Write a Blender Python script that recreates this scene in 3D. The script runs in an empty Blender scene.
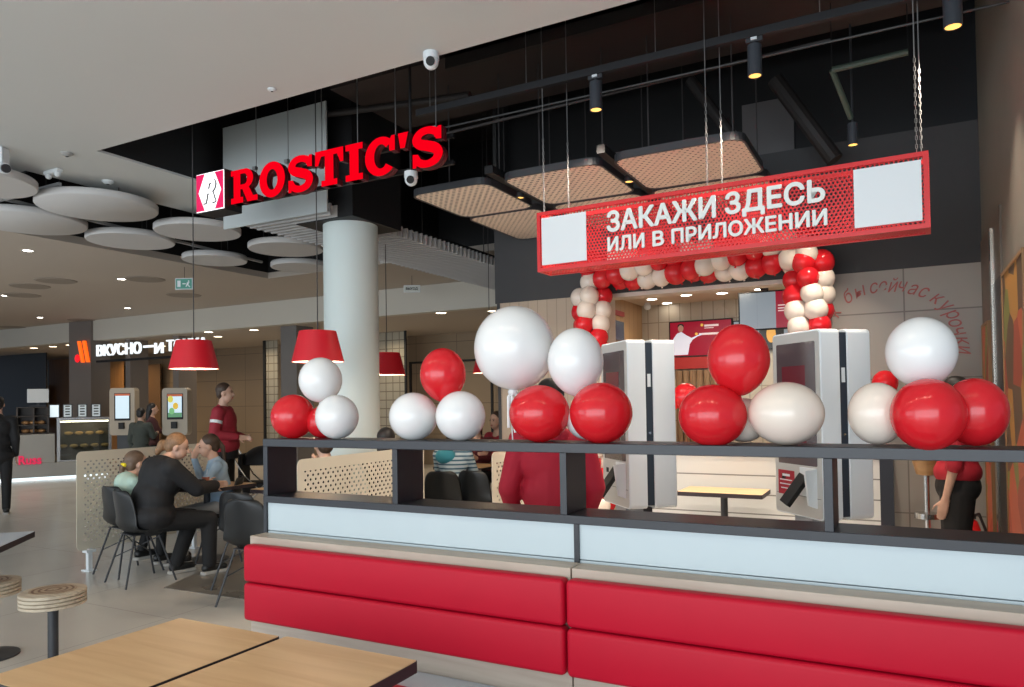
import bpy, bmesh, math, random
from mathutils import Vector, Matrix, Euler
random.seed(7)
PI = math.pi
def V(*a): return Vector(a)
T = Matrix.Translation
R = math.radians
COL = bpy.context.scene.collection
SC = bpy.context.scene
# ------------------------------------------------------------------ camera
F = 740.0; SY = 41.6; EYE = 1.55
YAW, PITCH, ROLL = .4895, .0205, -.01575
fw = Vector((-math.sin(YAW)*math.cos(PITCH), math.cos(YAW)*math.cos(PITCH), math.sin(PITCH)))
r0 = fw.cross(Vector((0,0,1))).normalized(); u0 = r0.cross(fw)
rt = math.cos(ROLL)*r0 + math.sin(ROLL)*u0
up = -math.sin(ROLL)*r0 + math.cos(ROLL)*u0
cd = bpy.data.cameras.new('camera'); cam = bpy.data.objects.new('camera', cd); COL.objects.link(cam)
m3 = Matrix((rt, up, -fw)).transposed()
cam.matrix_world = Matrix.Translation((0,0,EYE)) @ m3.to_4x4()
cd.sensor_width = 36; cd.sensor_fit = 'HORIZONTAL'; cd.lens = F/1024*36; cd.shift_y = SY/1024
cd.clip_start = .05; cd.clip_end = 200
SC.camera = cam
# ------------------------------------------------------------------ colour management, world, daylight and added fill lamps
SC.view_settings.view_transform = 'Standard'; SC.view_settings.look = 'None'
SC.view_settings.gamma = 1; SC.view_settings.use_curve_mapping = False
SC.view_settings.exposure = 0.0
w = bpy.data.worlds.new('world'); SC.world = w; w.use_nodes = True
w.node_tree.nodes['Background'].inputs[0].default_value = (.62,.78,1,1)
w.node_tree.nodes['Background'].inputs[1].default_value = .45
def area(name, loc, target, sx, sy, power, col, spread=None):
    l = bpy.data.lights.new(name, 'AREA'); l.shape = 'RECTANGLE'; l.size = sx; l.size_y = sy
    l.energy = power; l.color = col
    if spread: l.spread = spread
    o = bpy.data.objects.new(name, l); COL.objects.link(o); o.location = loc
    o.rotation_euler = (Vector(target)-Vector(loc)).to_track_quat('-Z','Y').to_euler()
    return o
area('window_daylight', (-1.5,-6.5,2.0), (-2.2,3,1.3), 13, 3.6, 690, (.86,.94,1))
area('added_ceiling_fill', (-3.5,-3.6,.06), (-3.5,-1.6,3.7), 10, 5, 140, (.97,.98,1))  # added upward fill lamp, stands in for floor bounce to brighten the ceiling
area('added_hall_fill', (-12,3.2,.06), (-12,3.3,3.7), 8, 5, 60, (.98,.97,.95))  # added upward lamp at hall floor level, fill in place of bounced daylight
area('side_window_daylight', (-13,-5.5,2.2), (-8,4,1.0), 8, 3, 220, (.84,.93,1))
def down(loc, power, size=.25, col=(1,.80,.56), spread=R(150)):
    return area('downlight_glow', loc, (loc[0],loc[1],0), size, size, power, col, spread)
# ------------------------------------------------------------------ placing by sight line onto a known plane
def at(px, py, x=None, y=None, z=None, d=None):
    v = fw + rt*((px-512)/F) - up*((py-343.5-SY)/F)
    t = x/v.x if x is not None else y/v.y if y is not None else (z-EYE)/v.z if z is not None else d
    return Vector((0,0,EYE)) + v*t
# ------------------------------------------------------------------ materials
MATS = {}
def nodes(name):
    m = bpy.data.materials.new(name); m.use_nodes = True
    return m, m.node_tree.nodes, m.node_tree.links, m.node_tree.nodes['Principled BSDF']
def mat(name, c, rough=.5, metal=0, emit=0, ecol=None, coat=0, sss=0, vary=0, vscale=8, bump=0, alpha=None, trans=0):
    if name in MATS: return MATS[name]
    m, N, L, b = nodes(name)
    b.inputs['Base Color'].default_value = (*c,1); b.inputs['Roughness'].default_value = rough
    b.inputs['Metallic'].default_value = metal; b.inputs['Coat Weight'].default_value = coat
    b.inputs['Coat Roughness'].default_value = .08
    if trans: b.inputs['Transmission Weight'].default_value = trans
    if sss:
        b.inputs['Subsurface Weight'].default_value = sss; b.inputs['Subsurface Radius'].default_value = (.05,.03,.02); b.inputs['Subsurface Scale'].default_value = .5
    if emit:
        b.inputs['Emission Color'].default_value = (*(ecol or c),1); b.inputs['Emission Strength'].default_value = emit
    if vary or bump:
        tc = N.new('ShaderNodeTexCoord'); n = N.new('ShaderNodeTexNoise'); n.inputs['Scale'].default_value = vscale; n.inputs['Detail'].default_value = 4
        L.new(tc.outputs['Object'], n.inputs['Vector'])
        if vary:
            mx = N.new('ShaderNodeMix'); mx.data_type = 'RGBA'
            mx.inputs['A'].default_value = (*[max(0,v*(1-vary)) for v in c],1); mx.inputs['B'].default_value = (*[min(1,v*(1+vary)) for v in c],1)
            L.new(n.outputs['Fac'], mx.inputs['Factor']); L.new(mx.outputs['Result'], b.inputs['Base Color'])
        if bump:
            bp = N.new('ShaderNodeBump'); bp.inputs['Strength'].default_value = bump; bp.inputs['Distance'].default_value = .01
            L.new(n.outputs['Fac'], bp.inputs['Height']); L.new(bp.outputs['Normal'], b.inputs['Normal'])
    MATS[name] = m; return m
def wood(name, c1, c2, axis='X', rough=.45, scale=1.0, coat=0):
    m, N, L, b = nodes(name)
    tc = N.new('ShaderNodeTexCoord'); mp = N.new('ShaderNodeMapping')
    s = {'X':(1.2,14,14),'Y':(14,1.2,14),'Z':(14,14,1.2)}[axis]; mp.inputs['Scale'].default_value = [v*scale for v in s]
    n = N.new('ShaderNodeTexNoise'); n.inputs['Scale'].default_value = 1.6; n.inputs['Detail'].default_value = 6; n.inputs['Distortion'].default_value = .6
    cr = N.new('ShaderNodeValToRGB'); cr.color_ramp.elements[0].position = .3; cr.color_ramp.elements[1].position = .7
    cr.color_ramp.elements[0].color = (*c1,1); cr.color_ramp.elements[1].color = (*c2,1)
    L.new(tc.outputs['Object'], mp.inputs['Vector']); L.new(mp.outputs['Vector'], n.inputs['Vector']); L.new(n.outputs['Fac'], cr.inputs['Fac']); L.new(cr.outputs['Color'], b.inputs['Base Color'])
    b.inputs['Roughness'].default_value = rough; b.inputs['Coat Weight'].default_value = coat
    return m
def grid(name, c1, c2, mortar, w_, h_, ms=.006, plane='xz', rough=.4, offset=0.0, noise=0):
    m, N, L, b = nodes(name)
    tc = N.new('ShaderNodeTexCoord'); sp = N.new('ShaderNodeSeparateXYZ'); cb = N.new('ShaderNodeCombineXYZ')
    L.new(tc.outputs['Object'], sp.inputs[0])
    L.new(sp.outputs['XYZ'.index(plane[0].upper())], cb.inputs[0]); L.new(sp.outputs['XYZ'.index(plane[1].upper())], cb.inputs[1])
    br = N.new('ShaderNodeTexBrick'); br.inputs['Scale'].default_value = 1; br.offset = offset
    br.inputs['Brick Width'].default_value = w_; br.inputs['Row Height'].default_value = h_; br.inputs['Mortar Size'].default_value = ms
    br.inputs['Mortar Smooth'].default_value = .1
    br.inputs['Color1'].default_value = (*c1,1); br.inputs['Color2'].default_value = (*c2,1); br.inputs['Mortar'].default_value = (*mortar,1)
    L.new(cb.outputs[0], br.inputs['Vector'])
    out = br.outputs['Color']
    if noise:
        n = N.new('ShaderNodeTexNoise'); n.inputs['Scale'].default_value = 1.3; n.inputs['Detail'].default_value = 5; L.new(tc.outputs['Object'], n.inputs['Vector'])
        mr = N.new('ShaderNodeMapRange'); mr.inputs['To Min'].default_value = 1-noise; mr.inputs['To Max'].default_value = 1+noise; L.new(n.outputs['Fac'], mr.inputs['Value'])
        mx = N.new('ShaderNodeVectorMath'); mx.operation = 'SCALE'; L.new(out, mx.inputs[0]); L.new(mr.outputs[0], mx.inputs['Scale']); out = mx.outputs[0]
        mr2 = N.new('ShaderNodeMapRange'); mr2.inputs['To Min'].default_value = rough*.7; mr2.inputs['To Max'].default_value = rough*1.3; L.new(n.outputs['Fac'], mr2.inputs['Value']); L.new(mr2.outputs[0], b.inputs['Roughness'])
    else: b.inputs['Roughness'].default_value = rough
    L.new(out, b.inputs['Base Color'])
    return m
def perforated(name, c, pu, pv, a, bb, plane='xz', rough=.5, margin=None):
    """sheet with rows of punched oval holes; margin=(u0,u1,v0,v1) keeps a solid border"""
    m, N, L, b = nodes(name)
    b.inputs['Base Color'].default_value = (*c,1); b.inputs['Roughness'].default_value = rough
    def M(op, x, y=None, z=None):
        n = N.new('ShaderNodeMath'); n.operation = op
        for i, v in enumerate((x,y,z)):
            if v is None: continue
            if isinstance(v,(int,float)): n.inputs[i].default_value = v
            else: L.new(v, n.inputs[i])
        return n.outputs[0]
    tc = N.new('ShaderNodeTexCoord'); sp = N.new('ShaderNodeSeparateXYZ'); L.new(tc.outputs['Object'], sp.inputs[0])
    U = sp.outputs['XYZ'.index(plane[0].upper())]; V = sp.outputs['XYZ'.index(plane[1].upper())]
    v = M('DIVIDE', V, pv); row = M('FLOOR', v); off = M('MULTIPLY', M('FLOORED_MODULO', row, 2), .5)
    u = M('ADD', M('DIVIDE', U, pu), off)
    du = M('DIVIDE', M('MULTIPLY', M('SUBTRACT', M('FRACT', u), .5), pu), a)
    dv = M('DIVIDE', M('MULTIPLY', M('SUBTRACT', M('FRACT', v), .5), pv), bb)
    d = M('ADD', M('MULTIPLY', du, du), M('MULTIPLY', dv, dv))
    hole = M('LESS_THAN', d, 1)
    if margin:
        for val, lo, hi in ((U,margin[0],margin[1]),(V,margin[2],margin[3])):
            hole = M('MULTIPLY', hole, M('MULTIPLY', M('GREATER_THAN', val, lo), M('LESS_THAN', val, hi)))
    tr = N.new('ShaderNodeBsdfTransparent'); mx = N.new('ShaderNodeMixShader')
    L.new(hole, mx.inputs[0]); L.new(b.outputs[0], mx.inputs[1]); L.new(tr.outputs[0], mx.inputs[2])
    L.new(mx.outputs[0], N['Material Output'].inputs['Surface'])
    return m
def glass(name, tint=(.9,.95,.95), a=.12):
    m, N, L, b = nodes(name); N.remove(b)
    g = N.new('ShaderNodeBsdfGlossy'); g.inputs['Roughness'].default_value = .03; g.inputs['Color'].default_value = (1,1,1,1)
    t = N.new('ShaderNodeBsdfTransparent'); t.inputs['Color'].default_value = (*tint,1)
    f = N.new('ShaderNodeFresnel'); mx = N.new('ShaderNodeMixShader'); ad = N.new('ShaderNodeMath'); ad.operation = 'ADD'; ad.inputs[1].default_value = a*.3
    L.new(f.outputs[0], ad.inputs[0]); L.new(ad.outputs[0], mx.inputs[0]); L.new(t.outputs[0], mx.inputs[1]); L.new(g.outputs[0], mx.inputs[2]); L.new(mx.outputs[0], N['Material Output'].inputs['Surface'])
    return m
RED = (.62,.008,.022)
M_ceil = mat('painted_plaster', (.60,.615,.60), .8, vary=.03, vscale=.6)
M_farceil = mat('far_ceiling_paint', (.50,.44,.38), .75)
M_disc = mat('acoustic_disc', (.60,.59,.58), .8)
M_black = mat('black_paint', (.008,.008,.009), .6)
M_soot = mat('dark_ceiling_paint', (.022,.018,.017), .6, vary=.2, vscale=2)
M_steel = mat('dark_steel', (.035,.037,.042), .45)
M_frame = mat('graphite_laminate', (.016,.018,.024), .38, vary=.12, vscale=30)
M_chrome = mat('metal', (.6,.6,.6), .25, 1)
M_cable = mat('cable', (.05,.045,.045), .6)
M_wcable = mat('steel_cable', (.35,.35,.35), .4, .8)
M_white = mat('white_paint', (.72,.76,.78), .35)
M_wpanel = mat('white_laminate', (.50,.58,.61), .35, vary=.03, vscale=3)
M_wpanel.node_tree.nodes['Principled BSDF'].inputs['Roughness'].default_value=.4
M_pine = wood('whitened_pine', (.38,.31,.245), (.50,.43,.35), 'X', .5)
M_table = wood('beech_tabletop', (.66,.41,.20), (.76,.51,.27), 'X', .38)
M_tabedge = mat('dark_edge_band', (.03,.02,.025), .5)
M_leather = mat('red_vinyl', (.47,.003,.022), .5, vary=.05, vscale=4, bump=.05)
M_leather.node_tree.nodes['Principled BSDF'].inputs['Specular IOR Level'].default_value=.25
M_red = mat('red_metal', (.70,.015,.02), .35)
M_redshade = mat('red_shade', (.68,.006,.02), .5)
M_lampin = mat('shade_inside', (.9,.8,.7), .6, emit=.8, ecol=(1,.85,.65))
M_ballr = mat('red_balloon', (.80,.022,.034), .16, coat=.35, sss=.0)
M_ballw = mat('white_balloon', (.90,.91,.91), .16, coat=.3)
M_ballc = mat('cream_balloon', (.90,.80,.70), .16, coat=.3)
for mb_ in (M_ballr,M_ballw,M_ballc):      # thin rubber lets light through
    N_=mb_.node_tree.nodes; L_=mb_.node_tree.links; tl=N_.new('ShaderNodeBsdfTranslucent'); mxs=N_.new('ShaderNodeMixShader'); mxs.inputs[0].default_value=.30 if 'red' in mb_.name else .14
    tl.inputs['Color'].default_value={'red_balloon':(.95,.05,.06,1),'white_balloon':(.93,.94,.94,1),'cream_balloon':(.95,.86,.77,1)}[mb_.name]
    L_.new(N_['Principled BSDF'].outputs[0],mxs.inputs[1]); L_.new(tl.outputs[0],mxs.inputs[2]); L_.new(mxs.outputs[0],N_['Material Output'].inputs['Surface'])
M_colm = mat('column_paint', (.66,.74,.72), .5)
M_chair = mat('black_plastic', (.007,.008,.009), .42)
M_skin = mat('skin', (.62,.38,.28), .5)
M_hairb = mat('brown_hair', (.06,.035,.022), .5, vary=.4, vscale=60)
M_hairk = mat('black_hair', (.012,.010,.010), .5)
M_hairl = mat('blond_hair', (.25,.14,.07), .5, vary=.45, vscale=50)
M_eye = mat('eye_dark', (.02,.015,.015), .2)
M_lip = mat('lips', (.45,.12,.10), .5)
M_bulb = mat('bulb', (1,1,1), .5, emit=9, ecol=(1,.80,.55))
M_bulbw = mat('bulb_white', (1,1,1), .5, emit=14, ecol=(1,.92,.8))
M_spotb = mat('spot_glow', (1,.6,.2), .5, emit=1.6, ecol=(1,.55,.13))
M_sole = mat('pale_sole', (.42,.40,.37), .6)
M_qr = mat('sign_white', (.8,.84,.86), .4)
M_scr = mat('screen_off', (.10,.072,.080), .12, coat=.5)
# ------------------------------------------------------------------ mesh building
class MB:
    def __init__(s): s.bm = bmesh.new(); s.M = Matrix.Identity(4); s.mi = 0
    def _add(s, verts, faces, mi=None):
        vs = [s.bm.verts.new(s.M @ Vector(v)) for v in verts]
        for f in faces:
            try:
                fc = s.bm.faces.new([vs[i] for i in f]); fc.material_index = s.mi if mi is None else mi
            except ValueError: pass
        return vs
    def box(s, x0,x1,y0,y1,z0,z1, mi=None):
        s._add([(x0,y0,z0),(x1,y0,z0),(x1,y1,z0),(x0,y1,z0),(x0,y0,z1),(x1,y0,z1),(x1,y1,z1),(x0,y1,z1)],
               [(3,2,1,0),(4,5,6,7),(0,1,5,4),(1,2,6,5),(2,3,7,6),(3,0,4,7)], mi); return s
    def cyl(s, p, q, r1, r2=None, n=16, cap=True, mi=None):
        r2 = r1 if r2 is None else r2
        p = Vector(p); q = Vector(q); d = (q-p).normalized(); a = d.orthogonal().normalized(); b = d.cross(a)
        v = [p+(a*math.cos(2*PI*i/n)+b*math.sin(2*PI*i/n))*r1 for i in range(n)]+[q+(a*math.cos(2*PI*i/n)+b*math.sin(2*PI*i/n))*r2 for i in range(n)]
        f = [(i,(i+1)%n,n+(i+1)%n,n+i) for i in range(n)]
        if cap: f += [tuple(range(n))[::-1], tuple(range(n,2*n))]
        s._add(v,f,mi); return s
    def ell(s, c, r, n=16, m=10, rot=None, mi=None):
        if isinstance(r,(int,float)): r = (r,r,r)
        c = Vector(c); v=[]; f=[]
        for j in range(1,m):
            th = PI*j/m
            for i in range(n):
                ph = 2*PI*i/n; p = Vector((r[0]*math.sin(th)*math.cos(ph), r[1]*math.sin(th)*math.sin(ph), r[2]*math.cos(th)))
                if rot: p = rot @ p
                v.append(c+p)
        t = Vector((0,0,r[2])); 
        if rot: t = rot @ t
        v.append(c+t); v.append(c-t); T=len(v)-2; B=len(v)-1
        for j in range(m-2):
            for i in range(n): f.append((j*n+i,(j+1)*n+i,(j+1)*n+(i+1)%n,j*n+(i+1)%n))
        for i in range(n): f.append((T,i,(i+1)%n)); f.append((B,(m-2)*n+(i+1)%n,(m-2)*n+i))
        s._add(v,f,mi); return s
    def caps(s, p, q, r1, r2=None, n=12):
        r2 = r1 if r2 is None else r2
        s.cyl(p,q,r1,r2,n); s.ell(p,r1,n,8); s.ell(q,r2,n,8); return s
    def lathe(s, prof, n=32, c=(0,0,0), mi=None):
        c = Vector(c); v=[]; f=[]; k=len(prof)
        for (r,z) in prof:
            for i in range(n): v.append(c+Vector((r*math.cos(2*PI*i/n), r*math.sin(2*PI*i/n), z)))
        for j in range(k-1):
            for i in range(n): f.append((j*n+i,j*n+(i+1)%n,(j+1)*n+(i+1)%n,(j+1)*n+i))
        s._add(v,f,mi); return s
    def prism(s, poly, y0, y1, mi=None):   # poly in (x,z), extruded along y
        n=len(poly)
        s._add([(x,y0,z) for x,z in poly]+[(x,y1,z) for x,z in poly],
               [tuple(range(n)),tuple(range(n,2*n))[::-1]]+[(i,n+i,n+(i+1)%n,(i+1)%n) for i in range(n)],mi); return s
    def prismz(s, poly, z0, z1, mi=None):
        n=len(poly)
        s._add([(x,y,z0) for x,y in poly]+[(x,y,z1) for x,y in poly],
               [tuple(range(n))[::-1],tuple(range(n,2*n))]+[(i,(i+1)%n,n+(i+1)%n,n+i) for i in range(n)],mi); return s
    def tube(s, pts, r, n=8, closed=False):
        pts=[Vector(p) for p in pts]
        for a,b in zip(pts, pts[1:]+([pts[0]] if closed else [])): s.cyl(a,b,r,r,n)
        for p in pts[1:-1]: s.ell(p,r,n,6)
        return s
def rrect(w_, h_, r, n=6, cx=0, cz=0):
    o=[]
    for sx,sz,a0 in ((1,1,0),(-1,1,90),(-1,-1,180),(1,-1,270)):
        for k in range(n+1):
            a=R(a0+90*k/n); o.append((cx+sx*(w_/2-r)+r*math.cos(a), cz+sz*(h_/2-r)+r*math.sin(a)))
    return o
def link(name, me, parent=None):
    o = bpy.data.objects.new(name, me); COL.objects.link(o)
    if parent is not None: o.parent = parent
    return o
def obj(name, mb, m, parent=None, smooth=False, bevel=0, seg=2):
    bmesh.ops.recalc_face_normals(mb.bm, faces=mb.bm.faces)
    me = bpy.data.meshes.new(name); mb.bm.to_mesh(me); mb.bm.free()
    for q in (m if isinstance(m,(list,tuple)) else [m]): me.materials.append(q)
    if smooth: me.polygons.foreach_set('use_smooth',[True]*len(me.polygons))
    o = link(name, me, parent)
    if bevel:
        bv = o.modifiers.new('bevel','BEVEL'); bv.width = bevel; bv.segments = seg; bv.limit_method='ANGLE'; bv.angle_limit=R(40)
    if smooth and True:
        es = o.modifiers.new('split','EDGE_SPLIT'); es.split_angle = R(50)
    return o
def tag(o, label=None, cat=None, group=None, kind=None):
    if label: o['label']=label
    if cat: o['category']=cat
    if group: o['group']=group
    if kind: o['kind']=kind
    return o
def thing(name, label, cat, loc=(0,0,0), rz=0, group=None):
    o = bpy.data.objects.new(name, None); COL.objects.link(o); o.empty_display_size=.1
    o.location = loc; o.rotation_euler=(0,0,rz); return tag(o,label,cat,group)
def struct(name, mb, m, parent=None, **k):
    o = obj(name, mb, m, parent, **k)
    if parent is None: o['kind']='structure'
    return o
def dup(root, loc=None, rz=None, label=None, group=None):
    r = root.copy(); COL.objects.link(r)
    if loc is not None: r.location = loc
    if rz is not None: r.rotation_euler = (0,0,rz)
    if label: r['label']=label
    if group: r['group']=group
    for ch in list(root.children):
        c = ch.copy(); COL.objects.link(c); c.parent = r
        for g in list(ch.children):
            d = g.copy(); COL.objects.link(d); d.parent = c
    return r
def text(name, s, size, depth, m, parent, M, bold=0.0, sx=1.0, shear=0.0, align='LEFT', spacing=1.0, center=False):
    cu = bpy.data.curves.new(name,'FONT'); cu.body=s; cu.size=size; cu.extrude=depth/2; cu.shear=shear; cu.align_x=align; cu.space_character=spacing
    t = bpy.data.objects.new(name,cu); COL.objects.link(t)
    dg = bpy.context.evaluated_depsgraph_get(); dg.update()
    me = bpy.data.meshes.new_from_object(t.evaluated_get(dg)); me.name=name
    bpy.data.objects.remove(t)
    if center:
        xs=[v.co.x for v in me.vertices]; ys=[v.co.y for v in me.vertices]; me.transform(T((-(min(xs)+max(xs))/2,-(min(ys)+max(ys))/2,0)))
    if bold>.002:      # heavier strokes: the outline repeated a hair to each side
        bm=bmesh.new()
        for k in range(8):
            m2=me.copy(); m2.transform(T((bold*math.cos(k*PI/4),bold*math.sin(k*PI/4),k*1e-4))); bm.from_mesh(m2); bpy.data.meshes.remove(m2)
        bm.to_mesh(me); bm.free()
    # text lies in XY facing +Z : stand it up in local XZ facing -Y
    me.transform(M @ Matrix.Rotation(PI/2,4,'X') @ Matrix.Diagonal((sx,1,1,1)))
    me.materials.clear(); me.materials.append(m)
    return link(name, me, parent)
# ================================================================== SETTING
CZ = 3.75      # main plaster ceiling
M_floor = grid('polished_floor_tiles', (.56,.535,.49),(.575,.55,.505),(.40,.38,.35), 1.2,1.2,.004,'xy',.22,0,.035)
f = MB(); f.box(-34,6,-8,16,-.1,0); struct('floor', f, M_floor)
f = MB(); f.prismz([tuple(at(a_,b_,z=0)[:2]) for a_,b_ in ((164,588),(262,602),(320,560),(240,553))],0,.003); struct('floor_tile_patch', f, grid('dark_floor_tiles',(.20,.175,.145),(.21,.185,.155),(.13,.115,.10),.6,.6,.004,'xy',.3,0,.1)); bpy.data.objects['floor_tile_patch'].name='trim_1'
c = MB(); c.box(-34,6,-8,3.915,CZ,CZ+.02); c.box(-7.16,-6.10,3.915,9.2,CZ,CZ+.02); c.box(-34,-9.9,3.915,4.0,CZ,CZ+.02)
c.box(-7.16,-6.10,9.15,9.2,3.7,CZ+.1)
struct('ceiling', c, M_ceil)
c = MB(); c.box(-34,-9.6,4.0,11.3,3.7,3.8); c.box(-9.6,-3.9,9.2,11.3,3.7,3.8); struct('ceiling_far', c, M_farceil).name='ceiling_far_hall'
# open black plenum
c = MB(); c.box(-10,1.2,3.9,9.3,5.3,5.35); struct('ceiling_plenum', c, M_soot)
c = MB(); c.box(-6.10,.9,3.915,3.93,CZ+.02,5.3); c.box(-6.11,-6.10,3.93,9.2,CZ+.02,5.3); c.box(-9.6,-3.9,9.2,9.25,3.8,5.3); c.box(-9.66,-9.6,4,9.2,3.8,5.3); c.box(-9.6,-7.16,3.93,3.95,CZ,5.3); c.box(-7.17,-7.16,3.9,9.2,CZ+.02,5.3)
struct('wall_plenum', c, M_black)
# bulkhead + recess of far hall
zb0 = 3.2
c = MB(); c.box(-34,-3.92,11.3,11.5,zb0,3.7); struct('wall_bulkhead', c, mat('bulkhead_paint',(.60,.57,.50),.7))
c = MB(); c.box(-34,-3.92,11.5,15.3,zb0,zb0+.1); struct('ceiling_recess', c, M_farceil)
M_pan = grid('wood_wall_panels',(.30,.22,.14),(.32,.235,.15),(.17,.12,.075),1.2,.75,.008,'xz',.5,0,.08)
c = MB(); c.box(-34,-3.9,15.2,15.35,0,zb0); struct('wall_far', c, M_pan)
# store back wall : clad part, dark upper part and opening
BY = 7.0
M_clad = grid('stone_cladding',(.35,.325,.29),(.365,.34,.30),(.20,.18,.16),1.0,.56,.006,'xz',.6,0,.07)
M_cladw = grid('pale_wood_cladding',(.46,.36,.27),(.49,.39,.29),(.33,.26,.19),.11,3.0,.004,'xz',.6,0,.07)
c = MB(); c.box(-3.86,-2.72,BY,BY+.15,0,2.6); struct('wall_back_left', c, M_cladw)
c = MB(); c.box(-.80,.75,BY,BY+.15,0,2.6); struct('wall_back_right', c, M_clad)
c = MB(); c.box(-3.90,.75,BY-.01,BY+.16,2.6,3.75)
M_dg = mat('dark_grey_paint',(.050,.050,.052),.7,vary=.05)
struct('wall_back_upper', c, M_dg)
c = MB(); c.box(-3.9,1.0,BY+.3,BY+.4,3.75,5.3); struct('wall_back_plenum', c, M_black)
c = MB(); c.box(-3.9,-3.86,BY,15.2,0,2.6); c.box(-3.92,-3.88,BY,15.2,2.6,5.3); struct('wall_divider', c, M_dg)
# lit parts of the upper wall between the ducts, put in as paler colour
c = MB()
for a in (((603,155),(668,178)),((690,165),(725,182)),((742,106),(795,170))):
    p = at(*a[0],y=BY+.28); q = at(*a[1],y=BY+.28); c.box(p.x,q.x,BY+.27,BY+.3,q.z,p.z)
struct('wall_back_patches', c, mat('lit_wall_patch',(.16,.15,.15),.8)).name='trim_2'
# side wall on the right
SX = .56
c = MB(); c.box(SX,SX+.15,4.0,BY,0,5.3); struct('wall_right', c, mat('olive_grey_wall',(.20,.185,.155),.7,vary=.06))
c = MB(); c.box(SX+.15,6,3.95,4.1,0,5.3); struct('wall_right_return', c, MATS['olive_grey_wall'])
c = MB(); c.box(SX-.012,SX,5.62,6.95,0,2.75); struct('trim_3', c, mat('brown_stone',(.14,.11,.085),.5,vary=.2,vscale=3))
c = MB(); c.box(SX-.03,SX-.012,6.02,6.10,0,2.68); struct('trim_4', c, mat('steel_strip',(.8,.76,.68),.18,1))
c = MB(); c.box(SX-.016,SX-.002,5.62,5.98,0,2.3); struct('door_1', c, mat('dark_door',(.03,.028,.027),.5))
# kitchen behind the opening
KY = 9.3; KZ = 2.75
M_ktile = grid('cream_tiles',(.50,.44,.35),(.52,.46,.37),(.30,.25,.19),.14,.42,.006,'xz',.3,0,.04)
c = MB(); c.box(-3.2,.0,KY,KY+.1,0,KZ); struct('wall_kitchen', c, M_ktile)
c = MB(); c.box(-3.12,-3.02,BY+.15,KY,0,KZ); struct('wall_kitchen_left', c, grid('warm_wood_slats',(.42,.26,.13),(.46,.29,.15),(.25,.15,.07),.16,3,.004,'yz',.5,0,.1))
c = MB(); c.box(-.3,-.2,BY+.15,KY,0,KZ); struct('wall_kitchen_right', c, M_ktile)
c = MB(); c.box(-3.2,0,BY+.15,KY,KZ,KZ+.1); struct('ceiling_kitchen', c, mat('kitchen_ceiling',(.62,.52,.40),.6))
c = MB(); c.box(-2.72,-2.62,BY,BY+.2,0,2.6); c.box(-.9,-.8,BY,BY+.2,0,2.6); c.box(-2.72,-.8,BY,BY+.2,2.56,2.64); struct('trim_5', c, mat('cream_soffit',(.62,.55,.48),.6))
# big white support block and column
c = MB(); c.box(-5.98,-4.63,5.15,5.165,3.30,4.32); struct('wall_column_block', c, mat('block_paint',(.50,.54,.54),.7))
c = MB(); c.box(-5.2,-4.5,5.35,6.1,3.29,5.3); struct('wall_column_head',c,M_black)
c = MB(); c.lathe([(.265,0),(.265,3.29)],48,(-4.805,5.68,0)); tag(struct('column', c, M_colm, smooth=True)).name='trim_column'
# far hall columns (square)
def fcol(n, px, w_, y, mname, colr, z=zb0):
    p = at(px,400,y=y); q = MB(); q.box(p.x-w_/2,p.x+w_/2,y,y+.5,0,z); struct(n,q,mat(mname,colr,.6))
fcol('trim_6',80,.9,11.24,'far_column_grey',(.20,.17,.15),3.7)
fcol('trim_7',289,.45,11.6,'far_column_dark',(.17,.16,.155))
fcol('trim_8',128,.18,11.7,'far_column_grey',(.20,.17,.15)); fcol('trim_9',176,.2,11.7,'far_column_grey',(.20,.17,.15))
def fpanel(n, px0,px1,py, y, m, z1=None, th=.03):
    p = at(px0,py,y=y); q = at(px1,py,y=y); b = MB(); b.box(p.x,q.x,y-th,y,0,z1 if z1 else p.z); return struct(n,b,m)
M_wtile = grid('pale_glazed_tiles',(.38,.35,.28),(.40,.37,.29),(.20,.17,.13),.2,.2,.012,'xz',.25)
fpanel('trim_10',265,278,334,14.0,M_wtile); fpanel('trim_11',376,405,325,14.0,M_wtile)
fpanel('trim_12',263.5,265.5,333,13.95,M_black); fpanel('trim_13',404.5,406.5,325,13.95,M_black)
fpanel('trim_14',-60,47,352,13.0,mat('far_dark_shop',(.012,.011,.012),.5))
M_amber = wood('amber_wood',(.30,.15,.06),(.38,.20,.08),'Z',.4)
fpanel('trim_15',104,124,361,14.6,M_amber); fpanel('trim_16',125,161,366,15.0,mat('brown_recess',(.16,.09,.045),.6)); fpanel('trim_17',50,75,360,14.6,M_amber)
p = at(409,362,y=14.9); q = at(492,362,y=14.9); z_ = p.z
b = MB(); b.box(p.x,q.x,14.9,14.95,z_-.05,z_); b.box(p.x,p.x+.05,14.9,14.95,0,z_); b.box(q.x-.05,q.x,14.9,14.95,0,z_); struct('door_2',b,M_black)
p = at(100,388,y=15.1); 
# ================================================================== LAMELLA CEILING
t = thing('slatted_ceiling_raft','long white slatted ceiling raft beyond the round column','ceiling raft',(-5.2,5.8,3.3))
for k in range(62):
    y = -.55+k*.092
    if y+5.8 > 11.2: break
    b = MB(); b.box(-.52,.52,y,y+.022,0,.11); obj('slat', b, mat('slat_paint',(.50,.49,.48),.6), t)
b = MB(); b.box(-.54,-.5,-.55,5.1,.11,.15); b.box(.44,.48,-.55,5.1,.11,.15); obj('carrier_rail', b, M_black, t)
for sx in (-.5,.45):
    for sy in (0,2.4,4.6):
        b = MB(); b.cyl((sx,sy,.15),(sx,sy,1.95),.006,n=6); obj('hanger',b,M_cable,t)
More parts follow.
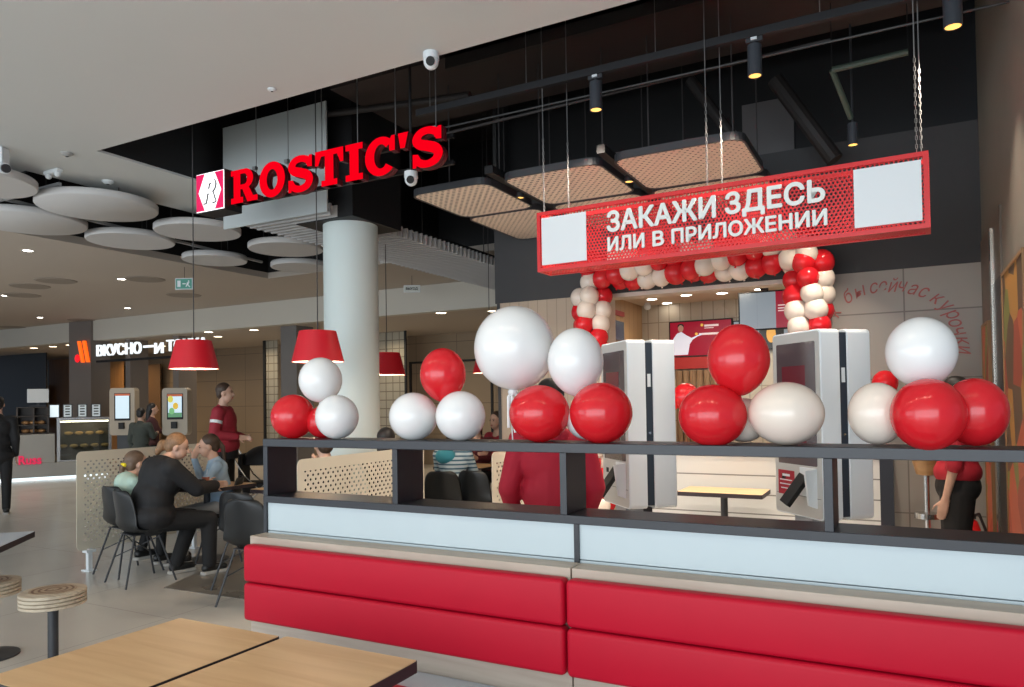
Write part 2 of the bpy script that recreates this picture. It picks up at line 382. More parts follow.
# ================================================================== ACOUSTIC DISCS
disc0=None
DL=[(98,207,.585,'large round ceiling disc nearest the plaster band, front row'),(28,222,.60,'round ceiling disc cut by the left edge, second row'),(131,240,.52,'round ceiling disc in the middle row left of the hanging exit sign'),
    (198,231,.50,'round ceiling disc just left of the red letter sign logo'),(215,259,.45,'round ceiling disc directly above the green exit sign'),(286,248,.50,'round ceiling disc left of the column, partly under the white slats'),
    (300,266,.44,'small far round ceiling disc left of the column top'),(-27,182,.52,'round ceiling disc beside the dark camera at the left edge')]
for px,py,r,lab in DL:
    r*=.96; p = at(px,py+2,z=3.58)
    b = MB(); b.lathe([(0,0),(r*.98,0),(r,.012),(r,.065),(r*.98,.075),(0,.075)],56)
    t = thing('ceiling_disc',lab,'ceiling disc',(p.x,p.y,3.58),group='round acoustic discs under the mall ceiling')
    obj('disc_body',b,M_disc,t,smooth=True)
    for a in (0,2.1,4.2):
        b = MB(); b.cyl((r*.6*math.cos(a),r*.6*math.sin(a),.13),(r*.6*math.cos(a),r*.6*math.sin(a),1.70),.005,n=6); obj('hanger',b,M_cable,t)
M_rail = mat('grey_rail',(.42,.42,.42),.6)
for (a,b_,lab) in (((-30,208),(60,184),'grey ceiling rail crossing between the discs at upper left'),((-20,193),(262,262),'grey ceiling rail running behind the row of discs')):
    p=at(*a,z=3.70); q=at(*b_,z=3.70)
    p=Vector((max(p.x,-9.5),p.y,p.z))
    b=MB(); b.cyl(p,q,.022,n=4); tag(obj('ceiling_rail',b,M_rail),lab,'ceiling rail')
# ================================================================== TRACK, SPOTS, PIPES in the black ceiling
TY = 4.7
t = thing('lighting_track','long black lighting track across the dark ceiling','lighting track',(-3.3,TY,3.76))
b = MB(); b.box(0,4.1,-.02,.02,0,.05); obj('rail',b,mat('track_black',(.014,.014,.016),.5),t)
b = MB(); b.cyl((.1,.25,-.02),(4.1,.25,-.02),.008,n=8); obj('conduit',b,mat('grey_conduit',(.04,.04,.04),.5,.3),t)
for x in (.12,.95,1.9,2.9):
    b = MB(); b.cyl((x,0,.05),(x,0,1.53),.003,n=6); obj('suspension_wire',b,M_wcable,t)
b = MB(); b.box(.1,4.3,4.95-TY,5.0-TY,.45,.62); obj('duct_edge',b,M_soot,t)
def spot(px,py,y,lab,r=.042,h=.19,zt=None):
    p = at(px,py,y=y); t = thing('spotlight',lab,'spotlight',(p.x,p.y,p.z),group='black cylinder spotlights')
    b = MB(); b.lathe([(r*.86,0),(r,0),(r,h),(r*.3,h+.004)],28); obj('housing',b,mat('spot_housing',(.05,.055,.065),.3),t,smooth=True)
    b = MB(); b.lathe([(0,.012),(r*.86,.002)],28); obj('lens',b,M_spotb,t)
    zt = (3.76-p.z) if zt is None else zt-p.z
    b = MB(); b.cyl((0,0,h),(0,0,zt),.008,n=8); b.box(-.05,.05,-.012,.012,zt-.03,zt-.002); obj('bracket',b,M_steel,t)
    b = MB(); b.box(-.018,.018,-.022,-.012,zt-.02,zt-.004); obj('driver_label',b,M_white,t)
    l = area('spot_beam',(p.x,p.y,p.z-.01),(p.x-.9,p.y+.35,0),.07,.07,16,(1,.86,.70),R(85)); l.parent=None
    return t
spot(596,110,TY,'black cylinder spotlight on the track, left of the chained red sign')
spot(755,76,TY,'black cylinder spotlight on the track above the middle of the chained red sign')
spot(953,27,TY,'black cylinder spotlight at the top edge near the right chain',r=.047,h=.2)
spot(853,145,6.0,'black cylinder spotlight lower and farther back, above the right QR panel area'.replace('QR panel area','end of the red sign'),r=.036,h=.16,zt=5.3)
# green bracket pipe
p0=at(832,70,y=5.6); p1=at(908,52,y=5.6); p2=at(851,118,y=5.9)
b=MB(); b.cyl(p0,p1,.022,n=10); b.cyl(p0,p2,.02,n=10); hg=MB(); hg.cyl(p0,(p0.x,p0.y,5.3),.004,n=8); hg.cyl(p1,(p1.x,p1.y,5.3),.004,n=8); pp=obj('pipe',b,mat('green_pipe',(.06,.085,.065),.5)); obj('hanger',hg,M_black,pp); tag(pp,'greenish bent pipe hanging in the dark ceiling near the right chain','pipe')
for a,bq,r,lab,yy in (((775,80),(835,160),.07,'thick dark slanting duct right of the perforated rafts',6.6),((300,118),(470,95),.03,'thin dark pipe above the red letter sign',5.2),((440,135),(830,40),.012,'thin dark conduit behind the lighting track',5.0),((690,80),(735,140),.05,'dark slanting brace above the middle raft',6.4)):
    p0=at(*a,y=yy); p1=at(*bq,y=yy); b=MB(); b.cyl(p0,p1,r,n=12); tag(obj('duct',b,M_soot),lab,'duct')
c=MB(); c.box(-4.4,.5,4.95,6.05,4.30,4.36); tag(obj('ceiling_slab',c,mat('brown_soffit',(.045,.033,.030),.7)),'dark brown soffit board in the open black ceiling','soffit')
# thin wires from the plaster edge
# ================================================================== PERFORATED WOOD RAFTS
M_raft = perforated('perforated_oak', (.93,.79,.65), .056, .038, .018, .0075, 'xy', .55)
def raft(x0,x1,y0,y1,lab,round_=(0,0)):
    t = thing('perforated_ceiling_raft',lab,'ceiling raft',((x0+x1)/2,(y0+y1)/2,3.25),group='perforated wooden ceiling rafts')
    w_=x1-x0; h_=y1-y0
    b=MB(); b.prismz(rrect(w_,h_,.10),0,.012); obj('perforated_board',b,M_raft,t)
    b=MB(); o=rrect(w_+.03,h_+.03,.11); i=rrect(w_,h_,.10); n=len(o)
    vs=[(x,y,z) for z in (-.004,.05) for x,y in o]+[(x,y,z) for z in (-.004,.05) for x,y in i]
    f=[]
    for k in range(n):
        k2=(k+1)%n; f+= [(k,k2,n+k2,n+k),(2*n+k,2*n+k2,3*n+k2,3*n+k),(k,k2,2*n+k2,2*n+k),(n+k,n+k2,3*n+k2,3*n+k)]
    b._add(vs,f); obj('edge_frame',b,M_steel,t)
    for sx in (-.35,.35):
        b=MB(); b.cyl((sx*w_,0,.05),(sx*w_,0,2.05),.006,n=6); obj('hanger',b,M_cable,t)
RY=((4.98,5.83),(5.88,6.94)); RX=((-3.57,-2.86),(-2.71,-1.93),(-1.81,-.92))
for (y0,y1),row in zip(RY,('near','far')):
    for (x0,x1),wh in zip(RX,('at the left end of','in the middle of','at the right end of')):
        raft(x0,x1,y0,y1,'perforated wooden raft %s the %s row above the red sign'%(wh,row))
for px,py,lab in ((520,198,'small round amber downlight between the left and middle rafts'),(629,182,'small round amber downlight between the middle and right rafts')):
    p=at(px,py,z=3.25); t=thing('downlight',lab,'downlight',(p.x,p.y,3.25)); b=MB(); b.lathe([(.030,0),(.042,0),(.042,.04),(.0,.04)],20); obj('rim',b,M_steel,t); b=MB(); b.lathe([(0,.006),(.032,.004)],20); obj('lens',b,M_spotb,t); area('spot_beam',(p.x,p.y,3.24),(p.x,p.y,0),.07,.07,17,(1,.86,.70),R(120))
for x0,x1,w1 in ((-2.82,-2.75,'left and middle'),(-1.90,-1.84,'middle and right')):
    b=MB(); b.box(x0,x1,4.90,6.94,3.29,3.35); tag(obj('support_beam',b,M_black),'black beam between the %s perforated rafts'%w1,'beam')
# ================================================================== RED LETTER SIGN
LY = 4.4
M_neon = mat('red_neon', (.02,.0,.0), .4, emit=.95, ecol=(1,.0,.010))
M_neon.node_tree.nodes['Principled BSDF'].inputs['Specular IOR Level'].default_value=0
M_neonside = mat('letter_side', (.10,.004,.008), .5)
xL = at(231,186,y=LY).x; xR = at(443,148,y=LY).x
zc0 = at(232,202.5,y=LY).z; zt0=at(232,170.5,y=LY).z; zcr=at(427,168.4,y=LY).z; ztr=at(427,128,y=LY).z
Hh = ((zt0-zc0)+(ztr-zcr))/2; zb=(zc0+zcr)/2
sg = thing('illuminated_letter_sign','glowing red ROSTIC\'S letter sign with a white logo box hung from the dark ceiling','sign',(xL,LY,zb))
def arc(mb,cx,cz,ro,rox,ri,rix,a0,a1,n=28,y0=0,y1=.06):
    for k in range(n):
        a=R(a0+(a1-a0)*k/n); b_=R(a0+(a1-a0)*(k+1)/n)
        mb.prism([(cx+rox*math.cos(a),cz+ro*math.sin(a)),(cx+rox*math.cos(b_),cz+ro*math.sin(b_)),(cx+rix*math.cos(b_),cz+ri*math.sin(b_)),(cx+rix*math.cos(a),cz+ri*math.sin(a))],y0,y1)
def ribbon(mb,pts,ws,y0=0,y1=.06):
    L_=[];Rr=[]
    for i,(x,z) in enumerate(pts):
        a=pts[max(0,i-1)]; b_=pts[min(len(pts)-1,i+1)]; dx=b_[0]-a[0]; dz=b_[1]-a[1]; l=math.hypot(dx,dz); nx,nz=-dz/l,dx/l
        L_.append((x+nx*ws[i]/2,z+nz*ws[i]/2)); Rr.append((x-nx*ws[i]/2,z-nz*ws[i]/2))
    for i in range(len(pts)-1): mb.prism([L_[i],L_[i+1],Rr[i+1],Rr[i]],y0,y1)
def rc(mb,x0,x1,z0,z1): mb.prism([(x0,z0),(x1,z0),(x1,z1),(x0,z1)],0,.06)
def gl(ch):
    m=MB()
    if ch=='R':
        rc(m,.10,.36,0,1); rc(m,0,.46,0,.17); rc(m,0,.2,.84,1); rc(m,.3,.55,.86,1); rc(m,.3,.55,.40,.54)
        arc(m,.52,.70,.30,.32,.15,.09,-90,90); m.prism([(.40,.47),(.66,.47),(.93,0),(.62,0)],0,.06); rc(m,.62,1.0,0,.16); W=1.0
    elif ch=='O': arc(m,.46,.5,.52,.46,.30,.19,0,360,40); W=.92
    elif ch=='S':
        pts=[(.76,.72),(.70,.85),(.50,.92),(.28,.88),(.17,.73),(.25,.60),(.47,.52),(.68,.43),(.77,.29),(.68,.13),(.46,.06),(.24,.12),(.14,.29)]
        ws=[.16,.2,.19,.21,.25,.26,.27,.27,.25,.22,.19,.2,.16]
        # smooth
        P=[];Wd=[]
        for i in range(len(pts)-1):
            p0=pts[max(0,i-1)];p1=pts[i];p2=pts[i+1];p3=pts[min(len(pts)-1,i+2)]
            for s in range(5):
                u=s/5; h=lambda a,b,c,d:.5*((2*b)+(-a+c)*u+(2*a-5*b+4*c-d)*u*u+(-a+3*b-3*c+d)*u**3)
                P.append((h(p0[0],p1[0],p2[0],p3[0]),h(p0[1],p1[1],p2[1],p3[1]))); Wd.append(ws[i]+(ws[i+1]-ws[i])*u)
        P.append(pts[-1]);Wd.append(ws[-1]); ribbon(m,P,Wd); m.prism([(.70,.66),(.86,.64),(.86,.98),(.76,.98)],0,.06); m.prism([(.05,.0),(.15,.0),(.21,.34),(.05,.36)],0,.06); W=.9
    elif ch=='T':
        rc(m,.32,.60,0,1); rc(m,0,.92,.84,1); m.prism([(0,.60),(.10,.60),(.2,.84),(.2,1),(0,1)],0,.06); m.prism([(.82,.60),(.92,.60),(.92,1),(.72,1),(.72,.84)],0,.06); rc(m,.2,.72,0,.16); W=.92
    elif ch=='I': rc(m,.13,.41,0,1); rc(m,0,.54,0,.17); rc(m,0,.54,.83,1); W=.54
    elif ch=='C':
        arc(m,.48,.5,.52,.48,.32,.20,42,318,36); m.prism([(.74,.60),(.90,.60),(.90,1.0),(.80,1.0),(.72,.84)],0,.06); W=.92
    elif ch=="'": m.prism([(.07,.60),(.20,.60),(.30,1),(.0,1)],0,.06); W=.30
    return m,W
Ls=[gl(ch) for ch in "ROSTIC'S"]; gap=.07; tot=sum(x[1] for x in Ls)+gap*7
ksx=(xR-xL)/tot; cur=0
for mbx,W in Ls:
    bmesh.ops.transform(mbx.bm,matrix=Matrix.Diagonal((ksx,.55,Hh,1)) @ T((cur,0,0)),verts=mbx.bm.verts)
    dark=mbx.bm.copy()
    # glowing front with dark side returns
    o_=obj('letter',mbx,[M_neon,M_neonside],sg)
    for pl in o_.data.polygons:
        if abs(pl.normal.y)<.5: pl.material_index=1
    d2=MB(); d2.bm.free(); d2.bm=dark; bmesh.ops.transform(dark,matrix=T((.005,.027,-.005)),verts=dark.verts); obj('letter_back',d2,M_neonside,o_)
    cur+=W+gap
b=MB(); b.box(0,xR-xL,.13,.16,.03,.06); b.box(0,xR-xL,.13,.16,Hh*.8,Hh*.8+.03); obj('mounting_rail',b,M_black,sg)
for k in range(6):
    x=.15+(xR-xL-.3)*k/5; b=MB(); b.cyl((x,.14,Hh*.8),(x,.14,CZ+1.5-zb),.004,n=6); b.box(x-.018,x+.018,.11,.14,Hh+.02,Hh+.05); obj('hanger',b,M_wcable,sg)
pA=at(200.5,216,y=LY-.02); pB=at(229.5,172,y=LY-.02); lx0=pA.x-xL; lx1=pB.x-xL-.01; lz0=at(212,214,y=LY).z-zb; lz1=at(212,174.5,y=LY).z-zb
b=MB(); b.box(lx0,lx1,-.06,.12,lz0,lz1); bx=obj('logo_box',b,M_black,sg)
b=MB(); b.box(lx0+.008,lx1-.008,-.066,-.06,lz0+.008,lz1-.008); obj('lit_face',b,mat('logo_white',(1,1,1),.5,emit=1.05),bx)
M_crim=mat('crimson_film',(.55,.0,.06),.5,emit=.55,ecol=(.85,.0,.12)); W_=lx1-lx0; Hb=lz1-lz0
wa=.012; b=MB(); b.prism([(lx0+wa,lz0+.014),(lx0+W_*.32,lz0+.014),(lx0+W_*.10,lz0+Hb/2),(lx0+wa,lz0+Hb/2)],-.07,-.066); b.prism([(lx0+wa,lz1-.014),(lx0+W_*.32,lz1-.014),(lx0+W_*.10,lz0+Hb/2),(lx0+wa,lz0+Hb/2)],-.07,-.066)
obj('red_wedge',b,M_crim,bx); b=MB(); b.prism([(lx1-wa,lz0+.014),(lx1-W_*.32,lz0+.014),(lx1-W_*.10,lz0+Hb/2),(lx1-wa,lz0+Hb/2)],-.07,-.066); b.prism([(lx1-wa,lz1-.014),(lx1-W_*.32,lz1-.014),(lx1-W_*.10,lz0+Hb/2),(lx1-wa,lz0+Hb/2)],-.07,-.066); obj('red_wedge',b,M_crim,bx)
text('letter_outline','R',Hb*.80,.004,mat('logo_grey',(.03,.03,.035),.6),bx,T((lx0+W_*.50,-.069,lz0+Hb*.5)),bold=.012,shear=.25,center=True)
text('letter_inner','R',Hb*.80,.004,MATS['logo_white'],bx,T((lx0+W_*.50-.004,-.073,lz0+Hb*.5+.003)),bold=.0045,shear=.25,center=True)
# ================================================================== CHAINED RED BOX SIGN
pl0=at(537,240,d=5.25); prr=at(929.5,192,d=4.03)
zS1=(at(537,212,d=5.25).z+at(928.4,151,d=4.03).z)/2; zS0=(at(538,268,d=5.25).z+at(929.5,233,d=4.03).z)/2
dv=Vector((prr.x-pl0.x,prr.y-pl0.y,0)); SL=dv.length; ang=math.atan2(dv.y,dv.x); SHt=zS1-zS0
bs=thing('hanging_box_sign','long red perforated box sign with white lettering, hung on chains above the kiosks','sign',(pl0.x,pl0.y,zS0),ang)
D=.20; fr=.026
tilt=at(537,212,d=5.25).z-at(928.4,151,d=4.03).z
b=MB()
for y0,y1 in ((0,.03),(D-.03,D)):
    b.box(0,SL,y0,y1,0,fr); b.box(0,SL,y0,y1,SHt-fr,SHt); b.box(0,fr,y0,y1,fr,SHt-fr); b.box(SL-fr,SL,y0,y1,fr,SHt-fr)
for x in (0,SL-fr):
    for z in (0,SHt-fr): b.box(x,x+fr,.03,D-.03,z,z+fr)
obj('frame',b,M_red,bs)
M_perf=perforated('punched_red_sheet',(.70,.02,.025),.024,.0105*2,.0092,.0092,'xz',.35)
M_perf2=perforated('punched_red_sheet_flat',(.70,.02,.025),.024,.021,.0075,.0075,'xy',.35)
b=MB(); b.box(fr,SL-fr,.012,.015,fr,SHt-fr); obj('front_sheet',b,M_perf,bs)
b=MB(); b.box(fr,SL-fr,D-.015,D-.012,fr,SHt-fr); obj('rear_sheet',b,M_perf,bs)
b=MB(); b.box(fr,SL-fr,.03,D-.03,.004,.007); obj('bottom_sheet',b,M_perf2,bs)
b=MB(); b.box(0,fr,.03,D-.03,fr,SHt-fr); obj('end_sheet',b,M_red,bs)
def fx(px): # px along the front plane -> local x
    v=fw+rt*((px-512)/F)-up*((200-343.5-SY)/F); n=Vector((-math.sin(ang),math.cos(ang),0)); tt=(pl0.dot(n))/(v.dot(n)); q=v*tt; return (q.x-pl0.x)*math.cos(ang)+(q.y-pl0.y)*math.sin(ang)
for a,b_,nm in ((541,585.5,'left'),(854,922,'right')):
    x0,x1=fx(a),fx(b_); b=MB(); b.box(x0,x1,.0,.008,fr+.018,SHt-fr-.018); obj('white_plate',b,M_qr,bs)
M_wl=mat('white_letters',(.85,.88,.84),.4)
def fit_text(name,s,x0,x1,z0,h,parent,y=-.002,depth=.012,bold=.03,m=None):
    o=text(name,s,1,depth,m or M_wl,parent,Matrix.Identity(4),bold=bold)
    xs=[v.co.x for v in o.data.vertices]; zs=[v.co.z for v in o.data.vertices]
    sx=(x1-x0)/(max(xs)-min(xs)); sz=h/(max(zs)-min(zs))
    ys=[v.co.y for v in o.data.vertices]; ky=depth/max(1e-6,(max(ys)-min(ys)))
    o.data.transform(T((x0,y,z0)) @ Matrix.Diagonal((sx,ky,sz,1)) @ T((-min(xs),0,-min(zs)))); return o
for wd,pa,pb,zz,hh in (('ЗАКАЖИ',606.5,716,.50,.345),('ЗДЕСЬ',725,825.5,.50,.345),('ИЛИ',607,644,.19,.235),('В',652,663.5,.19,.235),('ПРИЛОЖЕНИИ',671,827,.19,.235)):
    hz=SHt*hh; fit_text('word',wd,fx(pa),fx(pb),SHt*zz-(hz*.12 if 'Д' in wd else 0),hz*(1.14 if 'Д' in wd else 1),bs)
for px,yy in ((543,.015),(557,D-.015),(707,.015),(715,D-.015),(918,.015),(922,D-.015)):
    x=fx(px); b=MB()
    zt=CZ+1.5-zS0
    for k in range(22):
        z=SHt+.012+k*.024; o2=.0045
        ax=(o2,0) if k%2 else (0,o2)
        b.cyl((x-ax[0],yy-ax[1],z-.012),(x-ax[0],yy-ax[1],z+.012),.0022,n=5); b.cyl((x+ax[0],yy+ax[1],z-.012),(x+ax[0],yy+ax[1],z+.012),.0022,n=5)
    b.cyl((x,yy,SHt+.53),(x,yy,zt),.0035,n=6); obj('chain',b,M_wcable,bs)
# ================================================================== PARTITION WITH SHELF
PX0,PX1,PY0,PY1=-2.76,2.10,2.60,2.80
t=thing('divider_shelf','dark open shelf divider with white panels below, balloons standing on its top rail','room divider',(0,0,0))
b=MB(); b.box(PX0,PX1,PY0,PY1,1.345,1.382); obj('top_rail',b,M_frame,t,bevel=.002)
b=MB(); b.box(PX0,PX1,PY0,PY1,1.075,1.108); obj('shelf_board',b,M_frame,t,bevel=.002)
for x in (PX0,-1.985,-1.185,-.245,.75): 
    b=MB(); b.box(x,x+.028,PY0+.002,PY1-.002,1.108,1.345); obj('upright',b,M_frame,t,bevel=.0015)
for x in (PX0,-1.13,.45):
    b=MB(); b.box(x,x+.02,PY0+.002,PY1-.002,0,1.075); obj('lower_upright',b,M_frame,t)
for x0,x1 in ((PX0+.02,-1.13),(-1.11,.45),(.47,PX1)):
    b=MB(); b.box(x0,x1,PY0+.012,PY0+.03,.942,1.075); obj('white_panel',b,M_wpanel,t)
    b=MB(); b.box(x0,x1,PY0+.012,PY0+.03,.90,.938); obj('lower_panel',b,M_wpanel,t)
b=MB(); b.box(PX0+.02,PX1,PY1-.03,PY1-.012,0,1.075); obj('rear_panel',b,M_wpanel,t)
# ================================================================== BENCH
BX0=-2.741
t=thing('banquette_bench','long bench with red vinyl back cushions in front of the divider','bench',(0,0,0))
for x0,x1 in ((BX0,-1.102),(-1.096,.45),(.456,2.10)):
    b=MB(); b.box(x0,x1,2.50,2.596,.0,.932); obj('wood_back',b,M_pine,t,bevel=.002)
for x0,x1 in ((BX0+.02,-1.104),(-1.096,.449),(.457,2.10)):
    for z0,z1 in ((.733,.902),(.556,.729)):
        b=MB(); b.box(x0,x1,2.435,2.50,z0,z1); obj('back_cushion',b,M_leather,t,smooth=True,bevel=.018,seg=4)
b=MB(); b.box(BX0,2.10,2.0,2.50,.40,.45); obj('seat_board',b,mat('seat_laminate',(.50,.58,.66),.22),t,bevel=.004)
b=MB(); b.box(BX0,2.10,2.05,2.48,0,.40); obj('seat_base',b,M_pine,t)
for x0,x1 in ((BX0,-1.80),(-1.79,-.7),(-.69,.45)):
    b=MB(); b.box(x0,x1,1.92,2.30,.45,.475); obj('seat_cushion',b,M_leather,t,smooth=True,bevel=.01,seg=3)
# ================================================================== NEAR TABLES
def table(loc,w_,d_,lab,rz=0,m=M_table,edge=M_tabedge,zt=.75,group=None,pole=.035,feet=True,th=.036):
    t=thing('dining_table',lab,'table',(loc[0],loc[1],0),rz,group)
    b=MB(); b.prismz(rrect(w_,d_,.012,4),zt-th,zt-.0015); obj('edge_band',b,edge,t)
    b=MB(); b.prismz(rrect(w_-.006,d_-.006,.010,4),zt-.0016,zt); obj('tabletop',b,m,t)
    b=MB(); b.cyl((0,0,.02),(0,0,zt-th),pole,n=20); obj('post',b,M_steel,t,smooth=True)
    b=MB(); b.lathe([(.2,0),(.2,.012),(.04,.03),(0,.03)],32); obj('foot_plate',b,M_steel,t,smooth=True)
    return t
table((-2.181,1.545),.515,.68,'light wooden dining table at the bottom left corner of the picture, left of its twin')
table((-1.630,1.555),.555,.68,'light wooden dining table in front of the red bench, right of its twin')
KA=R(42.5)
def rotloc(px,py,z): return at(px,py,z=z)
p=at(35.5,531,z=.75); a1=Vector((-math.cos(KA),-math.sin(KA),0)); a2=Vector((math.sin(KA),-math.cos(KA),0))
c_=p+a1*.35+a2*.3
table((c_.x,c_.y),.70,.60,'tabletop corner with painted bluish reflection at the left edge behind the round stools',rz=KA,m=mat('painted_reflection_top',(.62,.70,.80),.15),)  # bright bluish window reflection is put into the base colour
# stools
def stool(px,py,lab):
    p=at(px,py,z=.47); t=thing('round_stool',lab,'stool',(p.x,p.y,0),group='round wooden stools on black posts')
    b=MB()
    for k in range(4): z=.384+k*.0215; b.lathe([(0,z),(.168,z),(.176,z+.003),(.176,z+.0175),(.168,z+.0205),(0,z+.0205)],40)
    obj('seat',b,wood('ply_edge','' or (.42,.34,.25),(.58,.50,.38),'X',.5,2),t,smooth=True)
    m,N,L,bs_=nodes('burnt_rings'); tc=N.new('ShaderNodeTexCoord'); wv=N.new('ShaderNodeTexWave'); wv.wave_type='RINGS'; wv.rings_direction='Z'; wv.inputs['Scale'].default_value=9; wv.inputs['Distortion'].default_value=5; wv.inputs['Detail'].default_value=2
    cr=N.new('ShaderNodeValToRGB'); cr.color_ramp.elements[0].color=(.16,.08,.045,1); cr.color_ramp.elements[1].color=(.42,.32,.22,1); cr.color_ramp.elements[0].position=.15; cr.color_ramp.elements[1].position=.5
    L.new(tc.outputs['Object'],wv.inputs['Vector']); L.new(wv.outputs['Fac'],cr.inputs['Fac']); L.new(cr.outputs['Color'],bs_.inputs['Base Color'])
    b=MB(); b.lathe([(0,.471),(.125,.471),(.125,.474),(0,.474)],40); obj('burnt_emblem',b,m,t)
    b=MB(); b.cyl((0,0,.02),(0,0,.385),.028,n=20); obj('post',b,M_steel,t,smooth=True)
    b=MB(); b.lathe([(.17,0),(.17,.01),(.03,.03),(0,.03)],32); obj('foot_plate',b,M_steel,t,smooth=True)
stool(53,590,'round layered wooden stool on a black post, beside the near table'); stool(-12,581,'round wooden stool cut by the left edge of the picture')
# ================================================================== BALLOONS
def balloon(px,py,y,rx,rz_,kind,lab,tilt=0,tail=True,down=False,name='balloon'):
    p=at(px,py,y=y); dep=(p-Vector((0,0,EYE))).dot(fw); a=rx*dep/F/math.sqrt(1+((px-512)/F)**2); c=rz_*dep/F
    t=thing(name,lab,'balloon',(p.x,p.y,p.z),group='balloons standing on the divider rail')
    b=MB(); b.ell((0,0,0),(a,a,c),40,28)
    for v in b.bm.verts:
        z=v.co.z/c
        if z<0 and down: v.co.x*=1-.16*z*z; v.co.y*=1-.16*z*z
    rot=Matrix.Rotation(tilt,3,'Y'); bmesh.ops.rotate(b.bm,verts=b.bm.verts,cent=(0,0,0),matrix=rot)
    obj('balloon_skin',b,{'r':M_ballr,'w':M_ballw,'c':M_ballc}[kind],t,smooth=True)
    k=rot@Vector((0,0,-c)); k2=rot@Vector((0,0,-c-.018))
    b=MB(); b.cyl(k*.985,k2,.006,.011,10); 
    if (k2.z+p.z)>1.384: obj('knot',b,{'r':M_ballr,'w':M_ballw,'c':M_ballc}[kind],t,smooth=True)
    else: b.bm.free()
    return t
Bl=[(293,416.5,2.70,22.5,22,'r','red balloon at the left end of the divider rail',0),(337,417,2.66,22,22,'w','white balloon on the rail, lower right of the leftmost cluster',0),(320.5,380,2.70,22,22.5,'w','white balloon on top of the leftmost cluster, under the red lampshade',0),
 (323,422,2.76,17,16,'r','red balloon mostly hidden behind the leftmost white balloons',0),
 (413.5,416.5,2.69,24.5,24,'w','white balloon lower left in the second cluster',0),(460.5,416,2.69,25,25,'w','white balloon lower right in the second cluster',0),(443,375,2.72,23,27,'r','red balloon on top of the second cluster, above two white ones',0),
 (539.5,413.5,2.68,30.5,28.5,'r','red balloon below the giant white balloon',0),(601,413,2.68,31.5,30.5,'r','red balloon in front of the left kiosk on the rail',0),(575.5,362,2.72,28,34,'w','white egg-shaped balloon between the giant balloon and the left kiosk',0),(588,420,2.76,22,20,'w','white balloon peeking out behind two red ones below the egg-shaped white one',0),
 (738.5,360,2.72,31.5,36,'r','red balloon on top of the cluster left of the right kiosk',0),(712.5,415.5,2.66,34.5,31,'r','red balloon at the lower left of the cluster between the kiosks',0),(786,413.5,2.68,38.5,31.5,'c','cream white balloon in front of the right kiosk screen',0),(744,420,2.77,24,22,'c','cream balloon half hidden between the red one and the large cream one',0),
 (921,352,2.72,37,35,'w','white balloon on top of the rightmost cluster',0),(928,414.5,2.62,39.5,36,'r','large red balloon in front of the rightmost cluster',0),(877,413.5,2.72,30,31,'c','cream balloon at the left of the rightmost cluster',0),(975,412,2.72,35,34,'r','red balloon at the right edge, behind the large red one',0)]
for i,(px,py,y,a,c2,k,lab,tl) in enumerate(Bl): balloon(px,py,y,a,c2,k,lab,tl,down=(c2>a+2))
g=balloon(514.5,348,2.76,40.5,42,'w','giant white balloon tied with a ribbon, largest of all the balloons',0); g['group']='giant balloon'
p=at(513,392,y=2.76)
b=MB(); 
for k in range(5):
    a=k*1.25; pts=[Vector((p.x,p.y,p.z)),Vector((p.x+.02*math.cos(a),p.y+.02*math.sin(a),p.z-.02)),Vector((p.x+.025*math.cos(a+.5),p.y+.025*math.sin(a+.5),p.z-.09-.02*k))]
    b.tube(pts,.006,6)
b.ell(p,(.022,.022,.016),12,8); b.tube([p,Vector((p.x-.01,p.y,(p.z+1.382)/2)),Vector((p.x-.005,p.y,1.383))],.003,6); tag(obj('balloon_ribbon',b,M_ballw),'white ribbon bow and string under the giant white balloon','ribbon')
# ---- balloon arch
proto=None
def arch_balloon(pos,r,k,lab,grp):
    global proto
    key='p'+k
    if key not in MATS:
        b=MB(); b.ell((0,0,0),(1,1,1.06),20,14); b.cyl((0,0,-1.04),(0,0,-1.2),.05,.1,8)
        o=obj('arch_balloon',b,{'r':M_ballr,'c':M_ballc}[k],smooth=True); o.modifiers.clear(); MATS[key]=o; oo=o
    else:
        oo=MATS[key].copy(); COL.objects.link(oo)
    oo.location=pos; oo.scale=(r,r,r); oo.rotation_euler=(random.uniform(-.5,.5),random.uniform(-.5,.5),random.uniform(0,6)); tag(oo,lab,'balloon',grp)
ORD='first second third fourth fifth sixth seventh eighth ninth tenth eleventh twelfth thirteenth fourteenth fifteenth sixteenth seventeenth eighteenth nineteenth twentieth'.split()
ORD+=['twenty-'+o for o in ORD[:9]]
path=[]; s=.135; zT=2.80; xl,xr=-2.71,-.72; AY=6.78
n=int((zT-.12)/s)
for k in range(n): path.append(((xl,.12+k*s),'left leg',(1,0)))
m_=int((xr-xl)/s)
for k in range(m_+1): path.append(((xl+(xr-xl)*k/m_,zT),'top span',(0,1)))
for k in range(n): path.append(((xr,zT-.12-k*s),'right leg',(1,0)))
